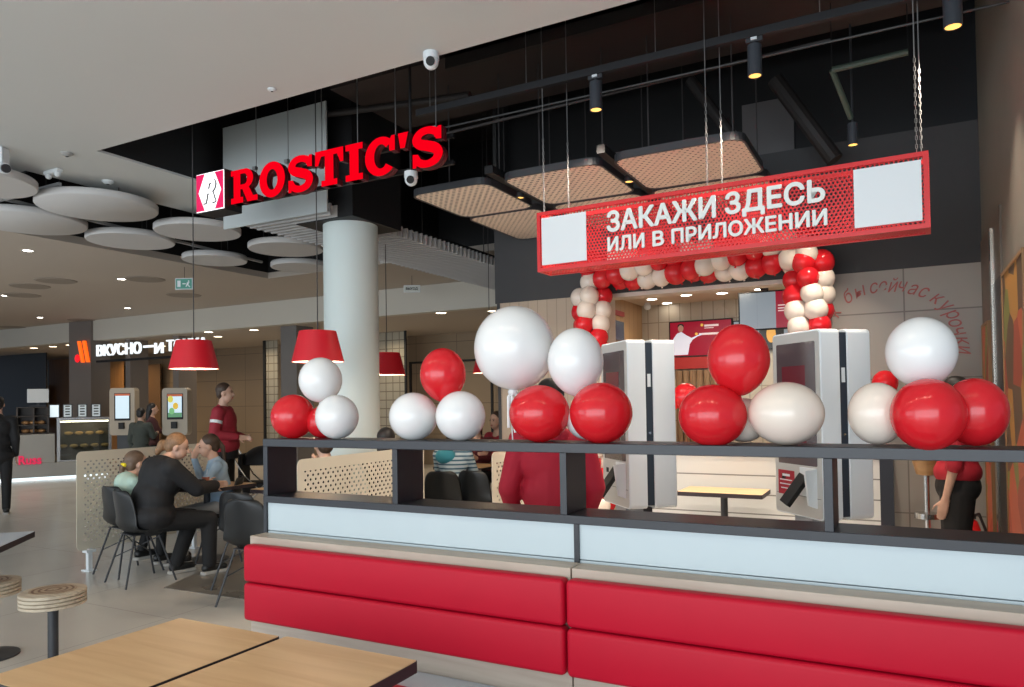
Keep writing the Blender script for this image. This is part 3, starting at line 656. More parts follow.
for i,((x,z),seg,(nx,nz)) in enumerate(path):
    for j in range(4):
        a=j*PI/2+i*1.3
        yy=AY-.105*math.sin(a)
        if math.sin(a)<-.75: continue
        o=.115*math.cos(a); k='r' if j<2 else 'c'
        if seg=='right leg' and z<1.6: continue
        if seg=='left leg' and z<.3 and math.sin(a)<0: continue
        pos=(x+nx*o, yy, max(.11,z+nz*o))
        ro={'left leg':n-1-i,'top span':i-n,'right leg':i-n-m_-1}[seg]; cc=math.cos(a); side='front' if math.sin(a)>.72 else ('rear '+('right' if cc>0 else 'left') if math.sin(a)<-.5 else (('right','left') if seg!='top span' else ('upper','lower'))[0 if cc>0 else 1])
        arch_balloon(pos,.098+random.uniform(-.006,.006),k,('red' if k=='r' else 'cream')+' %s balloon in the %s ring from the %s of the arch %s'%(side,ORD[min(ro,28)],'left' if seg=='top span' else 'top',seg),('red' if k=='r' else 'cream')+' balloons in the arch '+seg)
# right leg hidden part carried by a thin frame pole
b=MB(); b.cyl((xr,AY,1.102),(xr,AY,zT),.012,n=8); b.cyl((xl,AY,0),(xl,AY,zT),.012,n=8); b.cyl((xl,AY,zT),(xr,AY,zT),.012,n=8); tag(obj('metal_arch',b,M_steel),'thin frame that carries the red and cream balloon arch','balloon frame')
# ================================================================== KIOSKS
M_kw=mat('kiosk_white',(.86,.90,.92),.3); M_kf=mat('kiosk_face',(.60,.59,.56),.4)
def kiosk(loc,lab,mirror,red_note):
    w_=.44; th=.120; z0=.868; z1=1.913
    t=thing('ordering_kiosk',lab,'kiosk',(loc[0],loc[1],0),R(90)+KA)
    y0,y1=(-th,0) if not mirror else (-th*2-.077,-th-.047)
    fy=y1 if not mirror else y0; s=1 if not mirror else -1
    b=MB(); b.M=T((w_/2,0,0)); b.prism(rrect(w_,z1-z0,.025,4,0,(z0+z1)/2),y0,y1); obj('housing',b,M_kw,t,bevel=.006)
    b=MB(); b.M=T((w_/2,0,0)); b.prism(rrect(w_-.02,z1-z0-.02,.02,4,0,(z0+z1)/2),fy,fy+s*.003); obj('front_panel',b,M_kf,t)
    b=MB(); b.M=T((w_/2,0,0)); b.prism(rrect(w_-.09,.69,.008,2,0,1.505),fy+s*.003,fy+s*.005); sc=obj('screen_glass',b,M_scr,t)
    b=MB(); b.box(w_*.30,w_*.78,fy+min(s*.005,s*.006),fy+max(s*.005,s*.006),1.22,1.72); obj('dim_poster_image',b,mat('dim_red_image',(.16,.022,.035),.2),sc)
    b=MB(); b.box(.02,w_-.02,fy+min(0,s*.0045),fy+max(0,s*.0045),.985,.987); obj('seam',b,M_black,t)
    b=MB(); b._add([(.05,fy,1.15),(.05,fy,.93),(.04,fy+s*.085,1.14),(.06,fy+s*.05,.95),(.064,fy,1.15),(.064,fy,.93),(.054,fy+s*.085,1.14),(.074,fy+s*.05,.95)],[(0,1,3,2),(4,6,7,5),(0,2,6,4),(1,5,7,3),(2,3,7,6),(0,4,5,1)]); b.box(.064,.19,*sorted((fy,fy+s*.012)),.99,1.15); obj('reader_hood',b,M_kw,t) if not mirror else b.bm.free()
    hd=MB(); hd.M=T((.135,fy+s*.085,1.03)) @ Matrix.Rotation(-.35,4,'Y') @ Matrix.Rotation(s*.5,4,'X'); hd.box(-.035,.035,-.016,.016,-.095,.095); tm=obj('card_terminal',hd,M_chair,t,bevel=.004) if not mirror else hd.bm.free()
    b=MB(); b.box(.33,.365,*sorted((fy,fy+s*.006)),1.07,1.10); obj('scanner_window',b,M_black,t)
    if red_note:
        b=MB(); b.box(.25,.40,*sorted((fy,fy+s*.0055)),.98,1.12); nt=obj('red_notice',b,mat('notice_red',(.42,.01,.03),.5),t)
        for k,(a_,b_) in enumerate(((.29,.36),(.27,.385),(.265,.385),(.28,.375))):
            q=MB(); z=1.085-k*.024; q.box(a_,b_,*sorted((fy+s*.0055,fy+s*.0062)),z,z+.006+(.008 if k==0 else 0)); obj('notice_line',q,M_qr,nt)
    if not mirror:
        b=MB(); b.box(.006,w_-.02,y0-.046,y0-.001,z0+.02,z1-.02); sp_=obj('dark_spine',b,mat('spine_grey',(.030,.042,.060),.5),t)
        b=MB(); b.box(.003,.006,y0-.033,y0-.012,1.62,1.70); obj('spine_label',b,M_qr,sp_); b=MB(); b.cyl((.006,y0-.022,1.335),(.002,y0-.022,1.335),.008,n=12); obj('lock',b,M_chrome,sp_)
        b=MB(); b.box(.14,.30,y0-.03,y1-.03,.03,z0); obj('stand',b,mat('stand_grey',(.35,.37,.40),.4),t); b=MB(); b.box(.0,.44,y0-.16,y1+.1,0,.03); obj('base_plate',b,M_steel,t,bevel=.005)
    else:
        b=MB(); b.box(.30,.34,y0+.03,y1-.03,.03,z0); obj('stand',b,M_steel,t)
    return t
for loc,n_,rn in (((-1.505,4.335),'left',False),((-.404,4.309),'right',True)):
    kiosk(loc,'white self-order kiosk facing left in the %s pair, its dim screen visible'%n_,False,rn)
    kiosk(loc,'white self-order kiosk backing on to the %s pair, showing only its narrow white side'%n_,True,False)
# ================================================================== COUNTER AND KITCHEN
M_cw=grid('white_counter_boards',(.60,.60,.58),(.62,.62,.60),(.20,.19,.18),3.0,.17,.006,'xz',.45)
t=thing('service_counter','white boarded service counter behind the small table','counter',(0,0,0))
b=MB(); b.box(-2.40,-.21,6.80,6.985,0,1.06); obj('counter_body',b,M_cw,t)
b=MB(); b.box(-2.42,-.19,6.77,6.985,1.06,1.10); obj('worktop',b,mat('worktop_white',(.62,.62,.60),.3),t)
b=MB(); b.box(-.21,-.11,6.80,6.99,0,1.10); tag(obj('counter_end_post',b,mat('end_post',(.022,.026,.038),.4)),'dark blue-black post at the right end of the white counter','post')
table((-1.40,6.46),.70,.42,'small wooden table on a black post in front of the white counter',pole=.03)
def menu(x0,x1,y,z0,z1,lab,kind):
    t=thing('menu_screen',lab,'screen',((x0+x1)/2,y,z0)); w_=x1-x0; h=z1-z0
    b=MB(); b.box(-w_/2,w_/2,0,.05,0,h); obj('bezel',b,M_black,t)
    e=.015
    def q(name,a,b_,c,d,m,k=0): z=MB(); z.box(-w_/2+e+a*(w_-2*e),-w_/2+e+b_*(w_-2*e),-.002-k*.001,-.001-k*.001+.001,e+c*(h-2*e),e+d*(h-2*e)); return obj(name,z,m,t)
    if kind=='man':
        q('red_picture',0,1,0,1,mat('screen_red',(.16,.0,.01),.3,emit=.26,ecol=(.8,.01,.06)))
        z=MB(); z.prism([(-w_/2+w_*a,h*b_) for a,b_ in ((.04,.06),(.06,.5),(.13,.66),(.2,.70),(.28,.60),(.36,.52),(.52,.58),(.53,.63),(.38,.47),(.33,.35),(.30,.06))],-.005,-.002); obj('figure_in_white',z,mat('screen_white',(.5,.5,.55),.4,emit=.5,ecol=(.75,.8,.95)),t)
        z=MB(); z.ell((-w_/2+w_*.19,-.004,h*.80),(w_*.045,.003,h*.11),16,10); obj('pictured_face',z,mat('screen_skin',(.3,.15,.1),.5,emit=.25,ecol=(.7,.4,.3)),t)
        z=MB(); z.ell((-w_/2+w_*.19,-.003,h*.86),(w_*.052,.003,h*.07),16,10); obj('pictured_hair',z,M_hairk,t)
        for a,b_ in ((.53,.86),(.44,.62)): z=MB(); z.ell((-w_/2+w_*a,-.004,h*b_),(.018,.002,.018),16,10); obj('gold_badge',z,mat('screen_gold',(.6,.4,.05),.4,emit=.5,ecol=(.9,.55,.1)),t)
        for a,b_,c,d in ((.57,.8,.83,.89),(.57,.72,.78,.80),(.48,.8,.59,.65)): q('caption_line',a,b_,c,d,mat('screen_text',(.6,.5,.5),.4,emit=.45,ecol=(.95,.75,.75)),2)
    elif kind=='light':
        q('white_page',0,.66,0,1,mat('screen_pale',(.10,.11,.12),.3,emit=.30,ecol=(.62,.74,.84))); q('page_fold',.32,.325,0,1,mat('screen_grey',(.1,.1,.12),.3,emit=.22,ecol=(.6,.7,.8)),1)
        q('red_page',.66,1,0,1,MATS['screen_red'])
        for c in (.45,.52,.6): q('caption_line',.70,.94,c,c+.03,MATS['screen_text'],2)
    else:
        q('white_page',0,1,0,1,MATS['screen_pale']); q('dark_page',.40,.78,0,1,mat('screen_dark',(.03,.03,.03),.3),1)
        z=MB(); z.ell((w_*.08,-.004,h*.5),(w_*.07,.003,h*.28),16,10); obj('pictured_food',z,mat('screen_food',(.5,.25,.05),.4,emit=.5,ecol=(.9,.5,.12)),t)
        for k in range(3): q('red_stripe',.86-.13*k*0+.04*k,.875+.04*k,.1,.9,MATS['screen_red'],2)
    return t
p=at(669,322,y=9.25); q=at(733,355,y=9.25)
menu(p.x,q.x,9.25,q.z,p.z,'red menu screen showing a man in white, behind the counter','man')
p=at(738,293,y=8.2); q=at(797,328,y=8.2); tv=menu(p.x,q.x,8.2,q.z,p.z,'hanging menu screen with pale page, nearest the balloon arch','light')
b=MB(); b.cyl((0,.03,q.z and (p.z-q.z)),(0,.03,KZ-q.z),.015,n=10); obj('ceiling_mount',b,M_black,tv)
p=at(722,318,y=9.22); q=at(800,348,y=9.22); menu(p.x+.12,q.x,9.25,q.z,p.z-.04,'menu screen with food picture under the hanging screen','food')
p=at(673,358,y=9.2); q=at(712,368,y=9.2); b=MB(); b.box(p.x,q.x,9.17,9.3,q.z,p.z); t=obj('red_banner',b,mat('banner_red',(.38,.02,.02),.5)); tag(t,'thin red banner under the menu screen of the man in white','banner')
p=at(676,371,y=9.05); q=at(722,402,y=9.05)
t=thing('log_screen','upright wooden logs standing behind the counter','wood logs',(p.x,9.05,0)); 
for k in range(7): b=MB(); b.cyl((.04+k*.085,0,0),(.04+k*.085,0,p.z),.04,n=12); obj('log',b,wood('bark',(.16,.09,.05),(.30,.19,.11),'Z',.8,2),t)
for (px,py,y,r,lab) in ((686,397,6.89,.125,'red balloon on the counter seen left of the clusters, larger'),(668,399,6.88,.12,'red balloon on the counter partly behind the left kiosk'),(703,400,6.88,.09,'red balloon on the counter behind the other two'),(885,383,6.85,.10,'small red balloon beside the right kiosk near the wall')):
    p=at(px,py,y=y); b=MB(); b.ell((0,0,0),(r,r,r*1.05),24,16); b.cyl((0,0,-r*1.04),(0,0,-r*1.2),.006,.012,8)
    b.cyl((0,0,-r*1.15),(0,0,-(p.z-1.103) if px<800 else -p.z+.002),.001,n=5); o=obj('balloon',b,M_ballr,smooth=True); o.location=p; tag(o,lab,'balloon')
p=at(611,318,x=-3.02); 
b=MB(); p=at(612,320,x=-3.02); q=at(622,341,x=-3.02); b.box(-3.02,-2.99,min(p.y,q.y),max(p.y,q.y),q.z,p.z); tag(obj('wall_screen',b,mat('bluish_screen',(.03,.04,.06),.2,emit=.05,ecol=(.3,.4,.6))),'dark wall screen on the wooden side wall inside the kitchen','screen')
b=MB(); p=at(611,309,x=-3.02); q=at(623,317,x=-3.02); b.box(-3.02,-3.0,min(p.y,q.y),max(p.y,q.y),q.z,p.z); tag(obj('wall_sign',b,MATS['banner_red']),'small red sign above the dark wall screen in the kitchen','sign')
KL=[(652,299),(667,303),(686,295),(701,301),(722,293),(737,298),(756,296),(760,289),(735,288)]
def downlight(p,r,lab,grp,m=M_bulb,rim=M_white):
    t=thing('downlight',lab,'ceiling light',p,group=grp); b=MB(); b.lathe([(r*.85,-.004),(r,-.006),(r*1.12,0),(r*.85,.0)],24); obj('rim',b,rim,t); b=MB(); b.lathe([(0,-.003),(r*.86,-.003),(r*.86,-.001),(0,-.001)],24); obj('lens',b,m,t)
for ki,(px,py) in enumerate(KL):
    p=at(px,py,z=KZ); 
    if p.y<KY-.1: downlight((p.x,p.y,KZ-.001),.07,'round white downlight in the kitchen ceiling, %s in from the left jamb'%ORD[sorted(q[0] for q in KL).index(px)],'kitchen ceiling downlights',M_bulbw)
for x in (-2.4,-1.6,-.9): down((x,8.3,KZ-.03),11,.3,(1,.84,.64))
p=at(645,308,y=9.0); b=MB(); b.ell((p.x+.03,9.0,KZ-.05),.045,14,10); b.cyl((p.x+.03,9.0,KZ-.05),(p.x+.03,9.0,KZ),.03,n=12); tag(obj('security_camera',b,M_white),'small white dome camera in the left kitchen corner','security camera')
p=at(764,287,y=8.0); b=MB(); b.ell((p.x,8.0,KZ-.06),.05,14,10); b.cyl((p.x,8.0,KZ-.03),(p.x,8.0,KZ),.045,n=12); tag(obj('security_camera',b,M_black),'black camera on the kitchen ceiling over the hanging screen','security camera')
# handwriting on the wall
hw=thing('wall_lettering','red handwritten lettering in an arc on the grey stone wall','lettering',(0,BY-.004,0))
M_hand=mat('hand_red',(.42,.12,.11),.7)
pts=[]
arc_px=[('к',836,312,65),('б',848,296,35),('ы',860,292,25),('с',874,288,14),('е',883,286.5,8),('й',893,285,0),('ч',903,286.5,-8),('а',913,289.5,-14),('с',924,292.5,-20),('к',937,299,-35),('у',944,307,-45),('р',950,315,-55),('о',955,323,-60),('ч',959,332,-68),('к',962,341,-76),('и',964,350,-82)]
for ch,px,py,rot in arc_px:
    p=at(px,py,y=BY-.004); text('letter',ch,.155,.004,M_hand,hw,T((p.x,0,p.z)) @ Matrix.Rotation(-R(rot),4,'Y'),bold=.0,shear=.35,sx=.85,center=True)
# paintings on the right wall
def painting(y0,y1,z0,z1,lab):
    m,N,L,bs_=nodes('painting'); tc=N.new('ShaderNodeTexCoord'); v=N.new('ShaderNodeTexVoronoi'); v.inputs['Scale'].default_value=3.2
    cr=N.new('ShaderNodeValToRGB'); cr.color_ramp.interpolation='CONSTANT'; e=cr.color_ramp.elements; e[0].color=(.35,.05,.02,1); e[1].position=.8; e[1].color=(.10,.06,.03,1)
    for ps,cc in ((.25,(.45,.22,.04,1)),(.45,(.20,.22,.05,1)),(.6,(.50,.10,.04,1))): z=e.new(ps); z.color=cc
    sp=N.new('ShaderNodeSeparateColor'); L.new(tc.outputs['Object'],v.inputs['Vector']); L.new(v.outputs['Color'],sp.inputs[0]); L.new(sp.outputs[0],cr.inputs['Fac']); L.new(cr.outputs['Color'],bs_.inputs['Base Color'])
    t=thing('wall_painting',lab,'painting',(SX-.02,0,0)); b=MB(); b.box(-.012,.0,y0,y1,z0,z1); obj('canvas',b,m,t); b=MB()
    for a in ((y0-.02,y0),(y1,y1+.02)): b.box(-.018,.004,*a,z0-.02,z1+.02)
    b.box(-.018,.004,y0,y1,z1,z1+.02); b.box(-.018,.004,y0,y1,z0-.02,z0); obj('frame',b,wood('oak_frame',(.25,.13,.05),(.35,.19,.08),'Z',.5),t)
painting(4.45,5.35,.35,2.25,'tall colourful orange and brown painting on the right wall'); painting(6.30,6.75,.4,2.05,'narrow dim painting beyond the steel strip on the right wall')
# fire extinguisher and stand near staff
p=at(980,505,y=6.7)
t=thing('fire_extinguisher','red fire extinguisher by the right wall, behind the staff member','fire extinguisher',(.42,6.72,0))
b=MB(); b.lathe([(.0,.12),(.055,.12),(.06,.15),(.06,.5),(.04,.56),(.015,.58),(0,.58)],20); obj('cylinder',b,M_red,t,smooth=True)
b=MB(); b.tube([(0,0,.6),(.05,0,.62),(.09,0,.5),(.08,0,.3)],.01,8); b.box(-.03,.03,-.01,.01,.58,.62); obj('valve_and_hose',b,M_black,t); b=MB(); b.lathe([(.0,0),(.05,0),(.05,.12),(0,.12)],16); obj('stand',b,M_black,t)
p=at(926,460,y=6.6); t=thing('bowl_stand','tan bowl on a stand left of the staff member','stand',(p.x,6.6,0))
b=MB(); z=p.z+.02; b.lathe([(.03,z-.14),(.07,z-.13),(.10,z-.02),(.105,z),(.095,z),(.06,z-.1),(0,z-.11)],24); obj('bowl',b,wood('tan_wood',(.40,.22,.09),(.50,.29,.13),'X',.5),t,smooth=True)
b=MB(); b.cyl((0,0,.02),(0,0,z-.13),.02,n=12); b.lathe([(.13,0),(.13,.02),(0,.03)],24); b.lathe([(.02,z-.48),(.09,z-.47),(.09,z-.43),(.02,z-.42)],24); obj('post',b,M_chrome,t)
# ================================================================== PENDANT LAMPS
def pendant(px,py,d,lab,h=.185):
    p=at(px,py,d=d); t=thing('pendant_lamp',lab,'pendant lamp',(p.x,p.y,p.z),group='red pendant lamps')
    rb=.205; rt_=.145
    b=MB(); b.lathe([(rb,0),(rt_,h+.06),(rt_-.004,h+.06),(rb-.004,0)],48); bb_=b.bm
    sh=obj('shade',b,M_redshade,t,smooth=True)
    b=MB(); b.lathe([(rb-.006,.002),(rt_-.006,h+.055),(0,h+.055)],48); obj('shade_lining',b,M_lampin,sh,smooth=True)
    b=MB(); b.lathe([(0,h+.061),(rt_-.004,h+.061)],32); obj('shade_top',b,M_redshade,sh)
    b=MB(); b.ell((0,0,.10),.035,14,10); obj('bulb',b,M_bulb,t,smooth=True)
    ztop=(CZ if p.y<3.915 else 5.3)-p.z
    b=MB(); b.cyl((0,0,h+.06),(0,0,ztop),.0045,n=6); obj('cable',b,M_cable,t)
    l=bpy.data.lights.new('pendant_glow','POINT'); l.energy=5; l.color=(1,.75,.5); l.shadow_soft_size=.04; lo=bpy.data.objects.new('pendant_glow',l); COL.objects.link(lo); lo.location=(p.x,p.y,p.z+.02)
pendant(194,369,6.4,'red pendant lamp at the left, hanging over the seated family'); pendant(318,362,5.9,'red pendant lamp beside the round column, above the leftmost balloons')
pendant(387,375,8.2,'dark red pendant lamp partly hidden by the right side of the column'); pendant(490,373,8.7,'dark red pendant lamp mostly hidden by the giant white balloon')
# ================================================================== PERFORATED SCREENS
def pscreen(x,y0,y1,lab,z0=.2,z1=1.13,foot=True):
    t=thing('perforated_screen',lab,'partition screen',(x,y0,0),group='perforated wooden partition screens'); w_=y1-y0; h=z1-z0
    m=perforated('punched_birch',(.66,.61,.50),.056,.034,.0125,.0105,'yz',.5,margin=(.07,w_-.07,z0+.07,z1-.09))
    b=MB(); pts=rrect(w_,h,.05,6,w_/2,(z0+z1)/2); n=len(pts)
    b._add([(-.003,a,c) for a,c in pts]+[(.003,a,c) for a,c in pts],[tuple(range(n)),tuple(range(n,2*n))]+[(i,n+i,n+(i+1)%n,(i+1)%n) for i in range(n)])
    obj('panel',b,m,t)
    for yy in (.12,w_-.2):
        b=MB(); b.box(-.02,.02,yy-.02,yy+.02,.012,z0+.01); b.box(-.06,.06,yy-.04,yy+.04,0,.012); b.box(-.035,.035,yy-.045,yy+.045,z0-.025,z0); obj('foot',b,M_white,t)
pscreen(-6.87,4.20,at(209,443,x=-6.87).y,'pale perforated screen behind the seated family, longest and leftmost')
pscreen(-4.03,4.13,at(423.5,447,x=-4.03).y,'pale perforated screen seen through the leftmost shelf opening')
p=at(492,470,d=6.0); pscreen(p.x,p.y,p.y+1.4,'pale perforated screen beside the person in a red hoodie')
# ================================================================== CHAIRS
def make_chair(lab):
    t=thing('shell_chair',lab,'chair',group='black shell chairs on metal legs')
    b=MB(); nu=12; nv=18; vs=[];
    prof=[(.21,.435),(.19,.455),(.14,.452),(.06,.438),(-.04,.430),(-.12,.436),(-.165,.47),(-.185,.53),(-.20,.60),(-.215,.68),(-.228,.75),(-.238,.80),(-.242,.825)]
    wid=[.19,.215,.225,.228,.228,.222,.215,.21,.205,.198,.185,.16,.11]
    for j,(y,z) in enumerate(prof):
        for i in range(nu+1):
            u=-1+2*i/nu; back=max(0,min(1,(j-5)/3)); up_=(1-back)*.045*abs(u)**2.5*(1 if j>1 else .2); fwd=back*.06*abs(u)**2
            vs.append((u*wid[j], y+fwd, z+up_))
    fs=[(j*(nu+1)+i,j*(nu+1)+i+1,(j+1)*(nu+1)+i+1,(j+1)*(nu+1)+i) for j in range(len(prof)-1) for i in range(nu)]
    b._add(vs,fs); o=obj('shell',b,M_chair,t,smooth=True); o.modifiers.clear(); sb=o.modifiers.new('subsurf','SUBSURF'); sb.levels=1; sb.render_levels=1; so=o.modifiers.new('solid','SOLIDIFY'); so.thickness=.008
    for sx in (-1,1):
        for sy in (-1,1):
            b=MB(); b.cyl((sx*.12,sy*.10-.02,.43),(sx*.215,sy*.215-.02,0),.009,n=8); obj('leg',b,M_steel,t)
    b=MB()
    for a,c in (((-1,-1),(1,1)),((-1,1),(1,-1))): b.cyl((a[0]*.165,a[1]*.155-.02,.22),(c[0]*.13,c[1]*.12-.02,.40),.005,n=6)
    b.box(-.13,.13,-.14,.10,.425,.431); obj('wire_bracing',b,M_steel,t)
    return t
ch0=make_chair('black shell chair under the woman in the black jacket'); ch0.location=(-6.02,4.275,0); ch0.rotation_euler=(0,0,R(-12))
dup(ch0,(-6.45,4.455,0),R(-5),'black shell chair under the girl with the yellow hair tie')
dup(ch0,(-4.98,4.55,0),R(8),'empty black shell chair behind the one nearest the bench end')
dup(ch0,(-4.55,4.23,0),R(12),'empty black shell chair nearest the left end of the red bench')
p=at(446,470,d=7.9); dup(ch0,(p.x,p.y,0),R(18),'black shell chair under the person in the striped shirt')
p=at(481,470,d=7.9); dup(ch0,(p.x,p.y,0),R(0),'black shell chair right of the striped shirt, seen through the shelf')
girl_chair=dup(ch0,(-6.25,6.05,0),R(132),'black shell chair under the girl in the blue shirt')
table((-6.22,5.13),.70,.64,'wooden dining table where the family sits')
table((-5.45,5.45),.5,.5,'small wooden tabletop behind the empty black chairs',zt=.72)
p=at(470,480,d=9.2); table((p.x,p.y),.7,.6,'dark edged table in front of the striped shirt, seen through the shelf')
# ================================================================== PEOPLE
def person(name_label, loc, rz, J, body, cloth, hair, voxel=.009, scale=1.0, face=True, cat='person', bk=1.0):
    """J: joint dict in a local frame, facing +Y.  cloth: list of (name, material, list of capsules)."""
    t=thing('person',name_label,cat,loc,rz); t.scale=(scale,)*3
    def bake(name,mb,m,parent,vx):
        bmesh.ops.recalc_face_normals(mb.bm,faces=mb.bm.faces)
        me=bpy.data.meshes.new(name); mb.bm.to_mesh(me); mb.bm.free(); o=bpy.data.objects.new(name,me); COL.objects.link(o)
        rm=o.modifiers.new('r','REMESH'); rm.mode='VOXEL'; rm.voxel_size=vx; sm=o.modifiers.new('s','SMOOTH'); sm.factor=.6; sm.iterations=4
        dg=bpy.context.evaluated_depsgraph_get(); dg.update(); me2=bpy.data.meshes.new_from_object(o.evaluated_get(dg)); me2.name=name
        bpy.data.objects.remove(o); me2.materials.clear(); me2.materials.append(m); me2.polygons.foreach_set('use_smooth',[True]*len(me2.polygons)); return link(name,me2,parent)
    j={k:Vector(v) for k,v in J.items() if len(v)==3}
    hd=j['head']; hr=Matrix.Rotation(J.get('yaw',(0,))[0],3,'Z') @ Matrix.Rotation(J.get('nod',(0,))[0],3,'X')
    H=lambda x,y,z: hd+hr@Vector((x,y,z))
    b=MB()
    b.ell(H(0,-.008,.028),(.074,.092,.088),20,14,rot=hr); b.ell(H(0,.028,-.035),(.057,.062,.076),18,12,rot=hr); b.ell(H(0,.040,-.075),(.034,.036,.030),14,10,rot=hr)
    b.caps(H(0,.086,.012),H(0,.104,-.022),.009,.014,8); b.ell(H(.076,-.002,-.008),(.012,.02,.032),10,8,rot=hr); b.ell(H(-.076,-.002,-.008),(.012,.02,.032),10,8,rot=hr)
    b.caps(H(0,-.02,-.06),j['neck'],.05,.058); b.caps(j['neck'],j['chest'],.065*bk,.12*bk)
    b.ell((j['chest']),V(.15,.10,.135)*bk,20,12); b.ell((j['waist']),V(.13,.095,.125)*bk,20,12); b.ell(j['pelvis'],V(.145,.108,.10)*bk,20,12); b.caps(j['chest'],j['waist'],.095*bk,.10*bk); b.caps(j['waist'],j['pelvis'],.10*bk,.10*bk)
    for s in ('l','r'):
        b.caps(j['chest']+Vector((0,0,.07)),j['sh'+s],.058*bk,.050*bk); b.caps(j['sh'+s],j['el'+s],.046*bk,.036*bk); b.caps(j['el'+s],j['wr'+s],.035*bk,.024*bk)
        b.caps(j['hip'+s],j['kn'+s],.082*bk,.054*bk); b.caps(j['kn'+s],j['an'+s],.052*bk,.036*bk)
        an=j['an'+s]; fd=Vector(J.get('foot',(0,1,0))); b.caps(an+Vector((0,0,-.03)),an+fd*.13+Vector((0,0,-.055)),.038,.028)
        # hand
        d=(j['wr'+s]-j['el'+s]).normalized(); hdv=Vector(J['hd'+s]).normalized() if 'hd'+s in J else d
        sx=1 if s=='r' else -1; side=hdv.cross(Vector((sx,0,0.01))); side=side.normalized() if side.length>.1 else Vector((0,1,0)); wv=j['wr'+s]
        pal=wv+hdv*.045; nrm=side.cross(hdv).normalized()
        for k in (-1,0,1): b.caps(wv+side*.012*k,wv+hdv*.085+side*.022*k,.018,.014,8)
        for k,ln in ((-1.5,.062),(-.5,.074),(.5,.078),(1.5,.068)):
            a=wv+hdv*.085+side*.017*k; m1=a+hdv*ln*.55+nrm*sx*.008; m2=m1+hdv*ln*.38+nrm*sx*.022; b.caps(a,m1,.0085,.008,8); b.caps(m1,m2,.008,.0068,8)
        a=wv+hdv*.03+side*.028; m1=a+hdv*.035+side*.028; b.caps(a,m1,.0105,.009,8); b.caps(m1,m1+hdv*.03+side*.006,.009,.007,8)
    bd=bake('body',b,body,t,voxel)
    if face:
        b=MB(); b.ell(H(.029,.083,.005),(.011,.006,.006),10,8,rot=hr); b.ell(H(-.029,.083,.005),(.011,.006,.006),10,8,rot=hr); obj('eyes',b,M_eye,t,smooth=True)
        b=MB(); b.ell(H(0,.087,-.055),(.022,.006,.006),10,8,rot=hr); obj('mouth',b,M_lip,t,smooth=True)
        b=MB(); b.caps(H(.016,.087,.024),H(.042,.080,.026),.004,.003,6); b.caps(H(-.016,.087,.024),H(-.042,.080,.026),.004,.003,6); obj('eyebrows',b,hair[0],t,smooth=True)
    if hair:
        hm,style=hair; b=MB(); b.ell(H(0,-.024,.046),(.083,.092,.088),22,14,rot=hr); b.ell(H(0,-.055,0),(.072,.052,.075),18,12,rot=hr)
        if style=='bun': b.ell(H(0,-.135,-.02),(.045,.04,.06),16,10,rot=hr); b.caps(H(0,-.09,.0),H(0,-.13,-.015),.03,.03); b.ell(H(0,-.15,-.075),(.04,.03,.04),14,10,rot=hr)
        if style=='pony': b.caps(H(0,-.10,.03),H(0,-.135,-.03),.028,.026); b.caps(H(0,-.135,-.03),H(0,-.13,-.2),.026,.012)
        if style=='long': b.caps(H(0,-.06,-.02),H(0,-.085,-.2),.07,.05)
        bake('hair',b,hm,t,max(voxel,.008))
    cl2=[]
    for nm,m,cap in cloth:
        if nm=='shoes': cl2+=[('shoe',m,[c]) for c in cap]
        else: cl2.append((nm,m,cap))
    for s_ in 'lr':
        if not face: break
        a=j['an'+s_]; q=MB(); q.M=Matrix.Translation((a.x,a.y+.055,a.z-.084)); q.prismz(rrect(.088,.27,.042,6),-.003,.026); obj('shoe_sole',q,M_sole,t,bevel=.004)
    for nm,m,cap in cl2:
        b=MB()
        for c in cap:
            if c[0]=='e': b.ell(c[1],c[2],20,12)
            else: b.caps(c[0],c[1],c[2],c[3])
        bake(nm,b,m,t,max(voxel,.010))
    return t,j,H
def top(j,nm,m,long_=True,hem=0,bulk=1.0,hood=False):
    c=[('e',j['chest'],V(.172,.125,.155)*bulk),('e',j['waist'],V(.158,.125,.15)*bulk),(j['chest'],j['waist'],.122*bulk,.128*bulk),(j['waist'],j['pelvis']+V(0,0,.0-hem),.128*bulk,.135*bulk),('e',j['pelvis']+V(0,0,.0-hem),V(.185,.15,.11)*bulk),(j['neck']+V(0,-.01,-.02),j['chest']+V(0,0,.05),.072,.11)]
    for s in 'lr':
        c.append((j['chest']+V(0,0,.07),j['sh'+s],.078*bulk,.066*bulk)); c.append((j['sh'+s],j['el'+s],.064*bulk,.053*bulk))
        if long_: c.append((j['el'+s],j['el'+s].lerp(j['wr'+s],.93),.052*bulk,.038*bulk))
    if hood: c.append(('e',j['neck']+V(0,-.06,-.03),V(.10,.07,.07)))
    return (nm,m,c)
def trousers(j,m,bulk=1.0):
    c=[('e',j['pelvis'],V(.168,.128,.12)*bulk)]
    for s in 'lr': c+=[(j['hip'+s],j['kn'+s],.098*bulk,.070*bulk),(j['kn'+s],j['an'+s]+V(0,0,.01),.069*bulk,.055*bulk)]
    return ('trousers',m,c)
def shoes(j,m,fd=V(0,1,0)):
    c=[]
    for s in 'lr': a=j['an'+s]; c+=[(a+V(0,0,-.030)-fd*.03,a+fd*.14+V(0,0,-.043),.044,.036)]
    return ('shoes',m,c)
